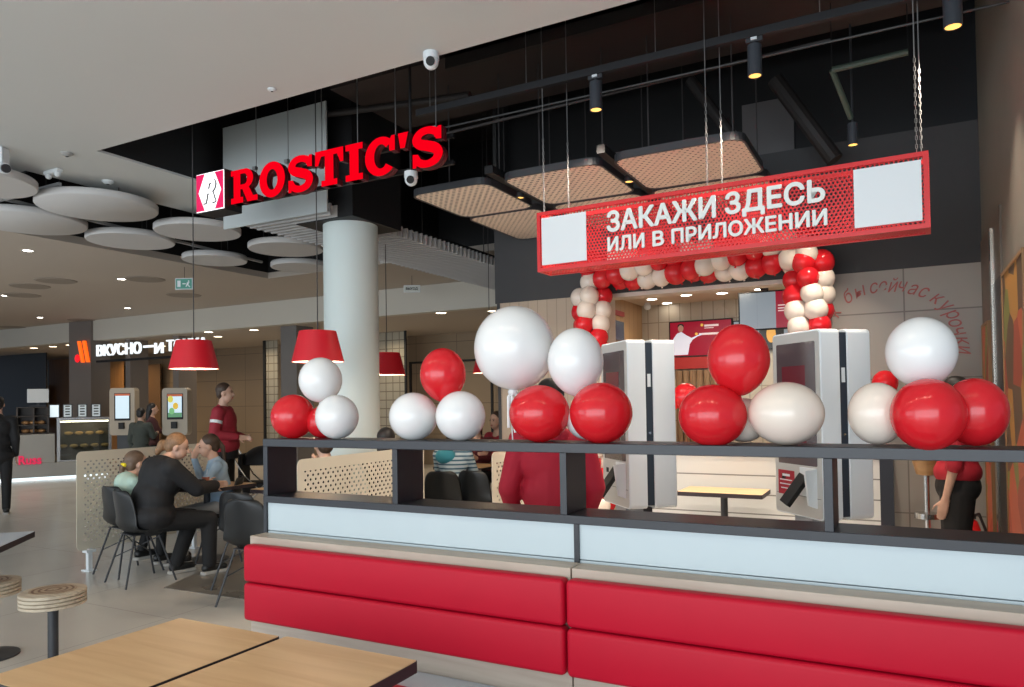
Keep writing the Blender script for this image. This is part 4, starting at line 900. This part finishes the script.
def stand(**k):
    J=dict(head=(0,.02,1.60),neck=(0,-.01,1.44),chest=(0,-.005,1.27),waist=(0,.0,1.08),pelvis=(0,0,.94),hipl=(-.09,0,.90),hipr=(.09,0,.90),knl=(-.10,.02,.49),knr=(.10,.02,.49),anl=(-.10,-.02,.09),anr=(.10,-.02,.09),
      shl=(-.175,-.01,1.375),shr=(.175,-.01,1.375),ell=(-.215,-.03,1.09),elr=(.215,-.03,1.09),wrl=(-.215,.06,.85),wrr=(.215,.06,.85)); J.update(k); return J
def sit(**k):
    J=dict(head=(0,.06,1.21),neck=(0,.02,1.06),chest=(0,.0,.90),waist=(0,-.02,.72),pelvis=(0,-.03,.57),hipl=(-.09,.0,.54),hipr=(.09,.0,.54),knl=(-.11,.42,.50),knr=(.11,.42,.50),anl=(-.11,.40,.09),anr=(.11,.40,.09),
      shl=(-.17,.0,1.0),shr=(.17,.0,1.0),ell=(-.21,.14,.78),elr=(.21,.14,.78),wrl=(-.13,.36,.80),wrr=(.13,.36,.80)); J.update(k); return J
def jv(J): return {k:Vector(v) for k,v in J.items() if len(v)==3}
C_black=mat('black_cloth',(.010,.010,.012),.75,bump=.1,vscale=30); C_trk=mat('black_trousers',(.009,.009,.010),.8); C_shoe=mat('black_shoe',(.012,.012,.012),.45)
# woman, black jacket
J=sit(head=(.02,.20,1.17),neck=(.01,.10,1.05),chest=(0,.05,.90),waist=(0,-.02,.72),wrl=(-.06,.50,.80),wrr=(.10,.52,.80),ell=(-.24,.24,.80),elr=(.25,.26,.80),shl=(-.19,.06,1.0),shr=(.19,.06,1.0),knl=(-.12,.40,.50),knr=(.14,.43,.50),anl=(-.12,.25,.09),anr=(.16,.42,.09),yaw=(R(-34),),nod=(R(-16),)); j=jv(J)
person('seated woman in a black jacket with blond hair tied back, seen from behind',(-5.93,4.33,0),R(-12),J,M_skin,[top(j,'jacket',C_black,True,-.01,1.36),trousers(j,C_trk,1.12),shoes(j,C_shoe)],(M_hairl,'bun'),.008)
# girl 1
J=sit(head=(0,.12,1.0),neck=(0,.05,.88),chest=(0,.02,.78),waist=(0,-.01,.66),shl=(-.13,.03,.84),shr=(.13,.03,.84),ell=(-.16,.12,.70),elr=(.16,.12,.70),wrl=(-.1,.3,.74),wrr=(.1,.3,.74),knl=(-.08,.32,.50),knr=(.08,.32,.50),anl=(-.08,.20,.16),anr=(.08,.30,.12),yaw=(R(-10),)); j=jv(J)
g1,_,H1=person('seated girl in a mint top with a yellow hair tie, beside the woman in black',(-6.50,4.43,0),R(-8),J,M_skin,[top(j,'shirt',mat('mint_cloth',(.50,.66,.56),.8),False,0,.82),trousers(j,C_trk,.8),shoes(j,C_shoe)],(mat('ash_hair',(.16,.10,.065),.5,vary=.3,vscale=50),'pony'),.008,bk=.78)
b=MB(); b.ell(H1(0,-.115,.0),(.035,.03,.028),14,10); obj('yellow_hair_tie',b,mat('yellow_cloth',(.85,.68,.02),.6),g1,smooth=True)
# girl 2
J=sit(head=(0,.10,1.17),neck=(0,.05,1.03),chest=(0,.02,.89),shl=(-.14,.03,.97),shr=(.14,.03,.97),ell=(-.19,.16,.80),elr=(.18,.16,.80),wrl=(-.06,.34,.88),wrr=(.03,.24,1.06),hdr=(-.3,-.25,.6),knl=(-.09,.36,.5),knr=(.09,.36,.5),anl=(-.09,.34,.09),anr=(.09,.34,.09),nod=(R(-8),)); j=jv(J)
C_blue=mat('light_blue_cloth',(.33,.47,.62),.8,vary=.12,vscale=14)
p=at(219,462,d=7.45)
person('seated girl in a light blue shirt with her hand at her mouth, across the table',(p.x,p.y,0),R(142),J,M_skin,[top(j,'shirt',C_blue,True,0,.86),trousers(j,mat('grey_cloth',(.35,.34,.33),.8),.85),shoes(j,C_shoe)],(M_hairb,'pony'),.007,.97,bk=.82)
girl_chair.location=(p.x,p.y,0)
# man standing in red
J=stand(wrr=(.14,.20,1.08),elr=(.24,-.04,1.12),wrl=(-.12,.20,1.06),ell=(-.24,-.04,1.12)); j=jv(J)
C_redc=mat('red_cloth',(.34,.018,.035),.7); p=at(224,440,d=9.4)
tm,_,_=person('standing man in a red and black jacket pushing a dark stroller',(p.x,p.y,0),R(-58),J,M_skin,[top(j,'jacket',C_redc,True,-.04,1.2),trousers(j,C_trk),shoes(j,C_shoe)],(M_hairb,'short'),.010,1.06)
for s in 'lr': 
    b=MB(); a=j['sh'+s].lerp(j['el'+s],.45); d=(j['el'+s]-j['sh'+s]).normalized(); b.cyl(a-d*.018,a+d*.018,.072,.070,20); obj('white_sleeve_stripe',b,M_qr,tm,smooth=True)
b=MB(); b.cyl(j['pelvis']+V(0,0,-.12),j['waist']+V(0,0,-.02),.165,.160,24); obj('black_jacket_hem',b,C_black,tm,smooth=True)
# stroller
p=at(257,455,d=9.9); t=thing('stroller','dark baby stroller beside the standing man','stroller',(p.x,p.y,0),R(-58))
b=MB(); b.ell((0,.1,.75),(.24,.30,.25),20,12); bmesh.ops.delete(b.bm,geom=[v for v in b.bm.verts if v.co.z<.70 or v.co.y>.25],context='VERTS'); obj('canopy',b,C_black,t,smooth=True)
b=MB(); b.box(-.2,.2,-.15,.45,.38,.52); b.box(-.2,.2,-.2,-.14,.42,.9); obj('seat_tub',b,C_black,t,bevel=.04,seg=3)
b=MB(); 
for s in (-.2,.2): b.tube([(s,-.35,1.02),(s,-.1,.6),(s,.4,.12)],.012,8); b.tube([(s,.15,.5),(s,-.3,.12)],.012,8)
b.cyl((-.2,-.35,1.02),(.2,-.35,1.02),.014,n=8); obj('chassis',b,M_chrome,t)
for s in (-.23,.23):
    for y in (-.3,.4): b=MB(); b.cyl((s-.015,y,.1),(s+.015,y,.1),.10,n=24); obj('wheel',b,C_black,t)
# person at the left edge
J=stand(wrl=(-.2,.16,.92)); j=jv(J); p=at(-2,450,d=10.8)
person('person in a black jacket at the left edge in front of the bakery counter',(p.x,p.y,0),R(60),J,M_skin,[top(j,'jacket',C_black,True,.08,1.1),trousers(j,C_trk),shoes(j,C_shoe)],(M_hairk,'short'),.010,1.0)
# two visitors at the far kiosks
J=stand(wrr=(.1,.34,1.2),elr=(.2,.1,1.15)); j=jv(J); p=at(141,430,d=13.0)
person('person in a grey-green hoodie using the left far kiosk',(p.x,p.y,0),R(20),J,M_skin,[top(j,'hoodie',mat('olive_cloth',(.06,.07,.06),.8),True,.03,1.05),trousers(j,C_trk),shoes(j,C_shoe)],(M_hairk,'short'),.013,.88)
p=at(152,432,d=14.0); person('person in dark maroon standing between the two far kiosks',(p.x,p.y,0),R(-30),J,M_skin,[top(j,'jacket',mat('maroon_cloth',(.07,.02,.022),.8),True,.03,1.05),trousers(j,C_trk),shoes(j,C_shoe)],(M_hairk,'long'),.013,.93)
# red hoodie person close behind the divider
J=stand(ell=(-.25,-.01,1.10),elr=(.25,-.01,1.10),wrl=(-.20,.12,.88),wrr=(.20,.12,.88)); j=jv(J); p=at(551,440,d=4.1)
person('person in a bright red hoodie standing right behind the divider, back turned',(p.x,p.y,0),YAW,J,M_skin,[top(j,'hoodie',mat('bright_red_cloth',(.44,.008,.03),.75,bump=.3,vscale=9),True,.05,1.12,True),trousers(j,C_trk),shoes(j,C_shoe)],(M_hairk,'short'),.008,.965)
# staff member
J=stand(ell=(-.22,.0,1.10),wrl=(-.2,.06,.86)); j=jv(J); p=at(957,450,d=5.15)
st,_,_=person('staff member in a red shirt and black trousers by the right wall',(p.x,p.y,0),R(82),J,M_skin,[top(j,'shirt',mat('uniform_red',(.40,.01,.025),.75),False,-.10,1.04),trousers(j,C_trk,1.15),shoes(j,C_shoe)],(M_hairk,'short'),.008,.965)
# striped shirt
m,N,L,bs_=nodes('striped_cloth'); tc=N.new('ShaderNodeTexCoord'); sp=N.new('ShaderNodeSeparateXYZ'); mm=N.new('ShaderNodeMath'); mm.operation='FRACT'; mu=N.new('ShaderNodeMath'); mu.operation='MULTIPLY'; mu.inputs[1].default_value=22; gt=N.new('ShaderNodeMath'); gt.operation='GREATER_THAN'; gt.inputs[1].default_value=.62
mx=N.new('ShaderNodeMix'); mx.data_type='RGBA'; mx.inputs['A'].default_value=(.52,.62,.66,1); mx.inputs['B'].default_value=(.05,.13,.20,1)
L.new(tc.outputs['Object'],sp.inputs[0]); L.new(sp.outputs[2],mu.inputs[0]); L.new(mu.outputs[0],mm.inputs[0]); L.new(mm.outputs[0],gt.inputs[0]); L.new(gt.outputs[0],mx.inputs['Factor']); L.new(mx.outputs['Result'],bs_.inputs['Base Color']); bs_.inputs['Roughness'].default_value=.8
J=sit(head=(-.02,.10,1.20)); j=jv(J); p=at(453,470,d=8.0)
s2,_,_=person('seated person in a blue and white striped shirt seen through the second shelf opening',(p.x,p.y,0),R(14),J,M_skin,[top(j,'shirt',m,False,0,1.0),trousers(j,C_trk),shoes(j,C_shoe)],(M_hairb,'short'),.010,.97)
b=MB(); b.ell(V(-.06,-.07,.99),(.12,.09,.09),16,10); obj('teal_scarf',b,mat('teal_cloth',(.05,.30,.38),.8),s2,smooth=True)
# dark haired diner behind column and others
J=sit(); j=jv(J); p=at(384,450,d=6.75)
person('seated diner with black hair, head just over the divider beside the column',(p.x,p.y,0),R(5),J,M_skin,[top(j,'jacket',C_black),trousers(j,C_trk),shoes(j,C_shoe)],(M_hairk,'long'),.010,.985)
J=sit(wrl=(-.05,.30,1.0),wrr=(.05,.30,1.0)); j=jv(J); p=at(326,455,d=6.35)
person('seated diner in black behind the perforated screen, below the leftmost balloons',(p.x,p.y,0),R(60),J,M_skin,[top(j,'jacket',C_black),trousers(j,C_trk),shoes(j,C_shoe)],(M_hairb,'short'),.010,.98)
J=sit(); j=jv(J); p=at(499,440,d=10.2)
person('seated diner in dark red, tiny face left of the red hoodie',(p.x,p.y,0),R(170),J,M_skin,[top(j,'jacket',C_redc),trousers(j,C_trk),shoes(j,C_shoe)],(M_hairb,'short'),.013,1.05)
p=at(478,446,d=10.0)
person('seated diner in dark red beside the striped shirt, facing the camera',(p.x,p.y,0),R(190),J,M_skin,[top(j,'jacket',mat('wine_cloth',(.12,.015,.02),.8)),trousers(j,C_trk),shoes(j,C_shoe)],(M_hairk,'long'),.013,1.0)
# things on family table
p=at(206,482,z=.80); t=thing('drink_cup','clear cup with a straw held on the family table','cup',(p.x,p.y,.751)); b=MB(); b.lathe([(.0,0),(.028,0),(.038,.10),(.036,.10),(.026,.004)],20); obj('cup_body',b,mat('cola_cup',(.35,.12,.08),.3),t,smooth=True); b=MB(); b.cyl((0,0,.08),(.01,.01,.17),.003,n=6); obj('straw',b,M_white,t)
# ================================================================== BAKERY COUNTER
p0=at(-60,486,z=0); p1=at(108,476,z=0); dv=(p1-p0); dv.z=0; Lc=dv.length; ag=math.atan2(dv.y,dv.x)
CUT=0
def lx(px): 
    v=at(px,450,d=1)-Vector((0,0,EYE)); n=Vector((-math.sin(ag),math.cos(ag),0)); q=v*(p0.dot(n)/v.dot(n)); return (q.x-p0.x)*math.cos(ag)+(q.y-p0.y)*math.sin(ag)
CUT=lx(55)
t=thing('bakery_counter','grey bakery counter with glowing floor line and red lettering','counter',(p0.x,p0.y,0),ag)
b=MB(); b.box(0,Lc,.0,.8,.06,.36); b.box(0,Lc*.0+CUT,0,.8,.36,.98); obj('counter_body',b,mat('counter_grey',(.34,.34,.32),.5),t,bevel=.01)
b=MB(); b.box(0,Lc,.02,.04,.0,.06); obj('light_strip',b,mat('strip_light',(.8,.9,1),.5,emit=1.2,ecol=(.8,.95,1)),t)
b=MB(); b.box(0,Lc,.03,.75,0,.06); obj('plinth',b,M_steel,t)
def lx(px): 
    v=at(px,450,d=1)-Vector((0,0,EYE)); n=Vector((-math.sin(ag),math.cos(ag),0)); q=v*(p0.dot(n)/v.dot(n)); return (q.x-p0.x)*math.cos(ag)+(q.y-p0.y)*math.sin(ag)
def lz(px,py):
    v=at(px,py,d=1)-Vector((0,0,EYE)); n=Vector((-math.sin(ag),math.cos(ag),0)); return EYE+v.z*(p0.dot(n)/v.dot(n))
o=fit_text('red_lettering','Russ',lx(18.5),lx(41.5),lz(30,464.5),lz(30,455.5)-lz(30,464.5),t,y=-.02,depth=.03,m=mat('lettering_red',(.6,.01,.06),.5,emit=.5,ecol=(.8,.03,.12)))
t2=thing('pastry_display','glass pastry display case on the bakery counter','display case',(p0.x,p0.y,0),ag)
xa,xb=lx(57),lx(112); zc=.362
b=MB(); b.box(xa,xb,.12,.75,zc,zc+.03); b.box(xa,xb,.12,.75,1.27,1.32); b.box(xa,xb,.72,.75,zc+.03,1.27); b.box(xa,xa+.06,.10,.75,zc,1.3); b.box(xb-.06,xb,.10,.75,zc,1.3); obj('case_frame',b,M_chrome,t2)
M_gl=glass('case_glass')
b=MB(); b.box(xa,xb,.12,.126,zc+.03,1.27); obj('glass_front',b,M_gl,t2)
b=MB(); b.box(xa+.03,xb-.03,.2,.24,1.22,1.25); obj('case_light',b,mat('case_light',(1,.9,.7),.5,emit=5,ecol=(1,.85,.6)),t2)
b=MB(); b.box(xa+.02,xb-.02,.15,.7,.92,.93); b.box(xa+.02,xb-.02,.15,.7,.64,.65); obj('case_shelf',b,M_gl,t2)
b=MB(); b.box(xa+.02,xb-.02,.66,.72,zc+.03,1.27); obj('case_lining',b,mat('case_lining',(.14,.10,.06),.5),t2)
for k in range(9):
    b=MB(); x=xa+.12+k*(xb-xa-.24)/8; z=.932 if k%2 else .652
    b.ell((0,0,.04),(.065,.09,.04),14,8); o=obj('pastry',b,mat('baked_crust',(.62,.36,.12) ,.6,vary=.3,vscale=20),smooth=True); o.location=t2.matrix_basis@V(x,.35,z) if False else (Matrix.Translation((p0.x,p0.y,0))@Matrix.Rotation(ag,4,'Z'))@V(x,.35,z)
    tag(o,'golden pastry on the %s shelf of the glass case, %s from the left'%('upper' if k%2 else 'lower',ORD[k//2]),'pastry','pastries on the %s shelf of the case'%('upper' if k%2 else 'lower'))
M4=Matrix.Translation((p0.x,p0.y,0))@Matrix.Rotation(ag,4,'Z')
for k,(a,b_) in enumerate(((49,60),(63,73),(78,88),(92,102))):
    x0,x1=lx(a),lx(b_); tt=thing('menu_lightbox','small lit %s on top of the pastry case, %s'%(('white price board' if k==0 else 'menu board'),('leftmost','second from the left','third from the left','rightmost')[k]),'menu board',M4@V(x0,.3,1.32),ag)
    b=MB(); b.box(0,x1-x0,0,.04,0,.30); obj('casing',b,M_steel,tt); b=MB(); b.box(.02,x1-x0-.02,-.004,0,.02,.28); obj('lit_face',b,mat('board_white' if k==0 else 'board_grey',(.6,.65,.66),.5,emit=.8 if k==0 else .22,ecol=(.8,.95,1)),tt)
    if k:
        for z in (.06,.12,.18,.24): b=MB(); b.box(.05,x1-x0-.05,-.006,-.004,z,z+.025); obj('menu_line',b,M_black,tt)
p=M4@V(lx(38),.35,1.58); t4=thing('cash_register','white cash register screen on top of the dark bakery display','cash register',p,ag); b=MB(); b.box(-.03,.03,-.03,.03,0,.12); b.box(-.16,.16,-.12,.10,0,.02); obj('stand',b,M_steel,t4); b=MB(); b.box(-.2,.2,-.07,-.03,.08,.38); obj('monitor',b,M_white,t4,bevel=.01)
t3=thing('dark_display_shelves','dark glazed display of baked goods left of the glass case','display case',(p0.x,p0.y,0),ag)
xa2,xb2=lx(16),lx(49)
b=MB(); b.box(xa2,xb2,.5,.7,.98,1.55)
for z in (.99,1.17,1.36,1.55): b.box(xa2,xb2,.15,.5,z,z+.015)
for x in (xa2,(xa2+xb2)/2,xb2-.03): b.box(x,x+.03,.15,.5,.98,1.565)
obj('shelving',b,mat('dark_bronze',(.05,.035,.025),.4),t3)
for k in range(6):
    b=MB(); b.ell((0,0,.045),(.09,.08,.045),14,8); o=obj('bread_loaf',b,mat('loaf_crust',(.45,.24,.10),.6,vary=.3,vscale=15),smooth=True); z=(1.005,1.185)[k%2]
    o.location=M4@V(xa2+.16+(k//2)*(xb2-xa2-.3)/2,.33,z); tag(o,'bread loaf on the %s shelf of the dark bakery display, %s from the left'%('upper' if k%2 else 'lower',ORD[k//2]),'bread','loaves in the dark bakery display')
# far brand sign
SYY=11.22
bsn=thing('illuminated_cafe_sign','glowing white ВКУСНО — И ТОЧКА sign with an orange and red emblem','sign',(0,SYY,0))
def pz(px,py): p=at(px,py,y=SYY); return p.x,p.z
x0,z0=pz(97,356.5); x1,z1=pz(141,341)
M_wg=mat('white_glow',(1,1,1),.5,emit=.95,ecol=(.86,.95,1))
def seg(s,pa,pb,pt0,pt1):
    xa_,_=pz(pa,350); xb_,_=pz(pb,350); zb_=at(pa,pt0,y=SYY).z; zt_=at(pa,pt1,y=SYY).z; fit_text('lit_word',s,xa_,xb_,zb_,zt_-zb_,bsn,y=0,depth=.05,m=M_wg,bold=.005)
seg('ВКУСНО',97,141,356.5,345); xa_,_=pz(144,350); xb_,_=pz(153,350); zz=at(148,347.5,y=SYY).z; b=MB(); b.box(xa_,xb_,-.025,.025,zz,zz+.05); obj('dash',b,M_wg,bsn)
seg('И',155,163,353.5,343); seg('ТОЧКА',167,207,351.5,340)
b=MB(); 
a=[pz(78,342),pz(82,341),pz(92,362),pz(88,363)]; 
M_or=mat('orange_glow',(1,.15,.01),.5,emit=1.0,ecol=(1,.14,.01))
zt_=at(84,341,y=SYY).z; zb_=at(84,362.5,y=SYY).z; 
for pa,pb in ((79,81.6),(84,86.8)):
    q=MB(); xa_,_=pz(pa,350); xb_,_=pz(pb-.5,350); xc,_=pz(pa+3.8,350); xd_,_=pz(pb+3.3,350); q.prism([(xa_,zt_),(xb_,zt_),(xd_,zb_),(xc,zb_)],-.05,0); obj('orange_stick',q,M_or,bsn)
q=MB(); xa_,za_=pz(78.5,358.5); q.ell((xa_,-.03,za_),(.10,.03,.10),20,14); obj('red_dot',q,mat('red_glow',(1,.01,.01),.5,emit=.9,ecol=(1,.01,.02)),bsn)
b=MB(); xa_,_=pz(96,350); xb_,_=pz(212,350); zz=at(150,358,y=SYY).z; b.box(xa_,xb_,.0,.06,zz-.03,zz+.02); obj('sign_frame',b,M_black,bsn)
# far kiosks
def fkiosk(px,d,lab,col1):
    p=at(px,412,d=d); t=thing('far_order_kiosk',lab,'kiosk',(p.x,p.y,0),YAW*.85,'far order kiosks')
    zt_=at(px,388,d=d).z; zb_=at(px,435,d=d).z; w_=26/F*d
    b=MB(); b.prism(rrect(w_,zt_-zb_,.06,5,0,(zt_+zb_)/2),-.08,.08); obj('housing',b,mat('beige_kiosk',(.44,.38,.30),.5),t)
    b=MB(); b.box(-w_*.30,w_*.34,-.086,-.08,zb_+.28,zt_-.10); obj('bezel',b,M_black,t)
    b=MB(); b.box(-w_*.25,w_*.29,-.090,-.086,zb_+.32,zt_-.15); sc=obj('lit_screen',b,mat('far_screen_'+str(col1),(.5,.6,.65),.3,emit=.62,ecol=(.62,.80,.92)),t)
    b=MB(); b.box(-w_*.28,w_*.32,-.089,-.086,zt_-.15,zt_-.11); obj('red_header',b,mat('header',(.45,.08,.03),.4,emit=.25,ecol=(.8,.2,.05)),t)
    if col1:
        for k,(a,c,cc) in enumerate(((-.15,.2,(.75,.65,.1)),(.05,.0,(.8,.5,.05)),(-.1,-.15,(.2,.5,.2)))):
            b=MB(); b.ell((a*w_,-.092,(zt_+zb_)/2+.1+c*.6),(.05,.003,.06),12,8); obj('menu_picture',b,mat('pic%d'%k,cc,.5,emit=.4,ecol=cc),sc)
        b=MB(); b.box(-w_*.25,w_*.29,-.0915,-.090,zb_+.32,zb_+.40); obj('green_footer',b,mat('green_footer',(.1,.3,.15),.4,emit=.3,ecol=(.15,.4,.2)),sc)
    b=MB(); b.box(-.05,.05,-.12,-.08,zb_+.12,zb_+.24); obj('card_terminal',b,M_black,t)
    b=MB(); b.box(-.12,.12,-.05,.05,0,zb_+.01); b.box(-.25,.25,-.2,.2,0,.02); obj('stand',b,M_steel,t)
fkiosk(124.5,14.2,'beige order kiosk with a pale lit screen, left one in the far hall',0); fkiosk(177,13.2,'beige order kiosk with a food menu on its screen, right one in the far hall',1)
for px in (42,98): 
    p=at(px,380,y=14.5); b=MB(); b.box(p.x-.35,p.x+.35,14.46,14.5,.9,2.3); t=tag(obj('wall_poster',b,mat('poster_cream',(.42,.38,.30),.6)),'cream poster on the far amber wall, %s of the grey pillar with the orange emblem'%('left' if px<60 else 'right'),'poster')
# ================================================================== CEILING FITTINGS
FD=[(28,250.5),(121.5,279),(5,295.5),(127.5,308),(40,317.5)]
for px,py in FD:
    p=at(px,py,z=3.7); downlight((p.x,p.y,3.699),.07,'small white downlight in the beige mall ceiling, %s from the left'%ORD[sorted(q[0] for q in FD).index(px)],'mall ceiling downlights',M_bulbw)
RD=[(34,348),(53,346.5),(116.5,339),(160.5,335.5),(208.6,332),(254,330),(395.6,316),(441,312.8),(493,311),(140.5,349),(162,346),(70,345),(218,336.5)]
for px,py in RD:
    p=at(px,py,z=zb0)
    if 11.5<p.y<15.1: downlight((p.x,p.y,zb0-.001),.11,'warm downlight in the recessed far hall ceiling, %s from the left'%ORD[sorted(q[0] for q in RD).index(px)],'far hall recessed downlights'); 
for x in (-20,-17,-14.6,-12.6,-10.4,-8.4,-6.4): down((x,13.2,zb0-.02),15,.4)
p=at(117,361,y=14.0); down((p.x,14.0,zb0-.03),22,.2,(1,.70,.35))
for x,y in ((-15,7.5),(-11.5,9),(-19,8),(-15,4.5)): down((x,y,3.66),22,.3,(1,.86,.70))
AD=[(56,280.6),(30,286),(82,320),(12,327),(22,295),(145,279),(184,295)]
for px,py in AD:
    p=at(px,py,z=3.7); b=MB(); b.lathe([(0,-.012),(.30,-.012),(.32,0),(0,0)],32,(p.x,p.y,3.699)); tag(obj('ceiling_diffuser',b,mat('diffuser_grey',(.30,.26,.22),.7)),'round grey air diffuser in the beige mall ceiling, %s from the left'%ORD[sorted(q[0] for q in AD).index(px)],'air diffuser','round air diffusers')
for k in range(9):
    x=-4.6+k*.62; downlight((x,1.05,CZ-.001),.06,'small warm downlight in the plaster ceiling over the near tables, %s from the left'%ORD[k],'dining area downlights',mat('bulb_dining',(1,1,1),.5,emit=110,ecol=(1,.80,.56)))
def dome(px,py,z,r,lab,m=M_white,cat='smoke detector'):
    p=at(px,py,z=z); t=thing(cat.replace(' ','_'),lab,cat,(p.x,p.y,z)); b=MB(); b.lathe([(0,-r*.62),(r*.5,-r*.55),(r*.82,-r*.3),(r,-.01),(r,0),(0,0)],28); obj('housing',b,m,t,smooth=True)
    b=MB(); b.lathe([(0,-r*.70),(r*.2,-r*.68),(r*.3,-r*.60)],16); obj('sensor',b,M_steel,t)
dome(108,181,CZ,.055,'white smoke detector on the plaster ceiling band'); dome(67,153,CZ,.05,'grey smoke detector on the plaster ceiling above the flood lamp',mat('grey_plastic',(.35,.35,.34),.5)); dome(272,89,CZ,.03,'tiny white sensor on the plaster ceiling')
p=at(53,170,z=CZ); t=thing('emergency_light','white twin emergency light on the ceiling band','emergency light',(p.x,p.y,CZ)); b=MB(); b.box(-.11,.11,-.03,.03,-.035,0); obj('housing',b,M_white,t,bevel=.01); b=MB(); b.ell((-.07,0,-.045),.03,14,10); b.ell((.07,0,-.045),.03,14,10); obj('lamp_heads',b,M_white,t,smooth=True)
def cctv(px,py,z,lab,s=1,zc_=None):
    p=at(px,py,z=z); zc_=z if zc_ is None else zc_
    t=thing('dome_camera',lab,'security camera',(p.x,p.y,z),YAW)
    b=MB(); b.lathe([(0,.0),(.05*s,.0),(.052*s,-.045*s),(0,-.05*s)],28); obj('mount',b,M_white,t,smooth=True)
    if zc_>z: b=MB(); b.cyl((0,0,0),(0,0,zc_-z),.010,n=8); obj('drop_rod',b,M_black,t)
    b=MB(); b.ell((0,0,-.055*s),(.048*s,.048*s,.052*s),24,16); obj('eyeball',b,M_white,t,smooth=True)
    b=MB(); b.cyl((0,-.035*s,-.065*s),(0,-.052*s,-.075*s),.028*s,n=20); obj('lens_face',b,M_black,t)
cctv(431,53,CZ,'white eyeball camera on the plaster ceiling edge'); 
p=at(411,176,y=4.6); cctv(411,172,p.z,'white dome camera hanging under the end of the red letter sign',1,5.3)
p=at(0,148,z=CZ); t=thing('bullet_camera','white camera at the far left edge under the plaster ceiling','security camera',(p.x,p.y,CZ),YAW)
b=MB(); b.box(-.05,.05,-.05,.05,-.14,0); obj('junction_box',b,M_white,t,bevel=.008); b=MB(); b.cyl((-.02,0,-.16),(.10,-.08,-.20),.045,n=20); obj('barrel',b,M_white,t,smooth=True); b=MB(); b.cyl((.10,-.08,-.20),(.115,-.09,-.204),.036,n=20); obj('lens',b,M_steel,t)
# exit signs
def exits(px,py,d,w_,h,m,lab,fig):
    p=at(px,py,d=d); t=thing('exit_sign',lab,'exit sign',(p.x,p.y,p.z),YAW)
    b=MB(); b.box(-w_/2,w_/2,-.02,.02,-h/2,h/2); obj('housing',b,M_white,t); b=MB(); b.box(-w_/2+.012,w_/2-.012,-.024,-.02,-h/2+.012,h/2-.012); fc=obj('sign_face',b,m,t)
    if fig:
        b=MB(); b.box(-.10,-.05,-.027,-.024,-.05,.05); b.box(-.02,.03,-.027,-.024,-.008,.008); b.ell((.075,-.026,.04),(.012,.002,.012),10,8); b.prism([(.05,.02),(.09,.025),(.07,-.01),(.10,-.05),(.085,-.055),(.06,-.02),(.04,-.05),(.028,-.045)],-.027,-.024); obj('running_figure',b,M_qr,fc)
    else: fit_text('lettering','ВЫХОД',-w_*.36,w_*.36,-h*.22,h*.44,fc,y=-.025,depth=.004,m=M_black)
    b=MB(); zt_=(3.7 if fig else 3.7)-p.z; b.cyl((0,0,h/2),(0,0,zt_),.004,n=6); obj('hanger',b,M_cable,t)
exits(184.5,284,11.5,.27,.175,mat('exit_green',(.05,.22,.17),.5,emit=.12,ecol=(.2,.6,.5)),'small green exit sign with a running figure, left of the column',True)
exits(412,289,12.6,.28,.12,mat('exit_pale',(.5,.52,.48),.5,emit=.1),'pale ВЫХОД exit sign hanging right of the column',False)
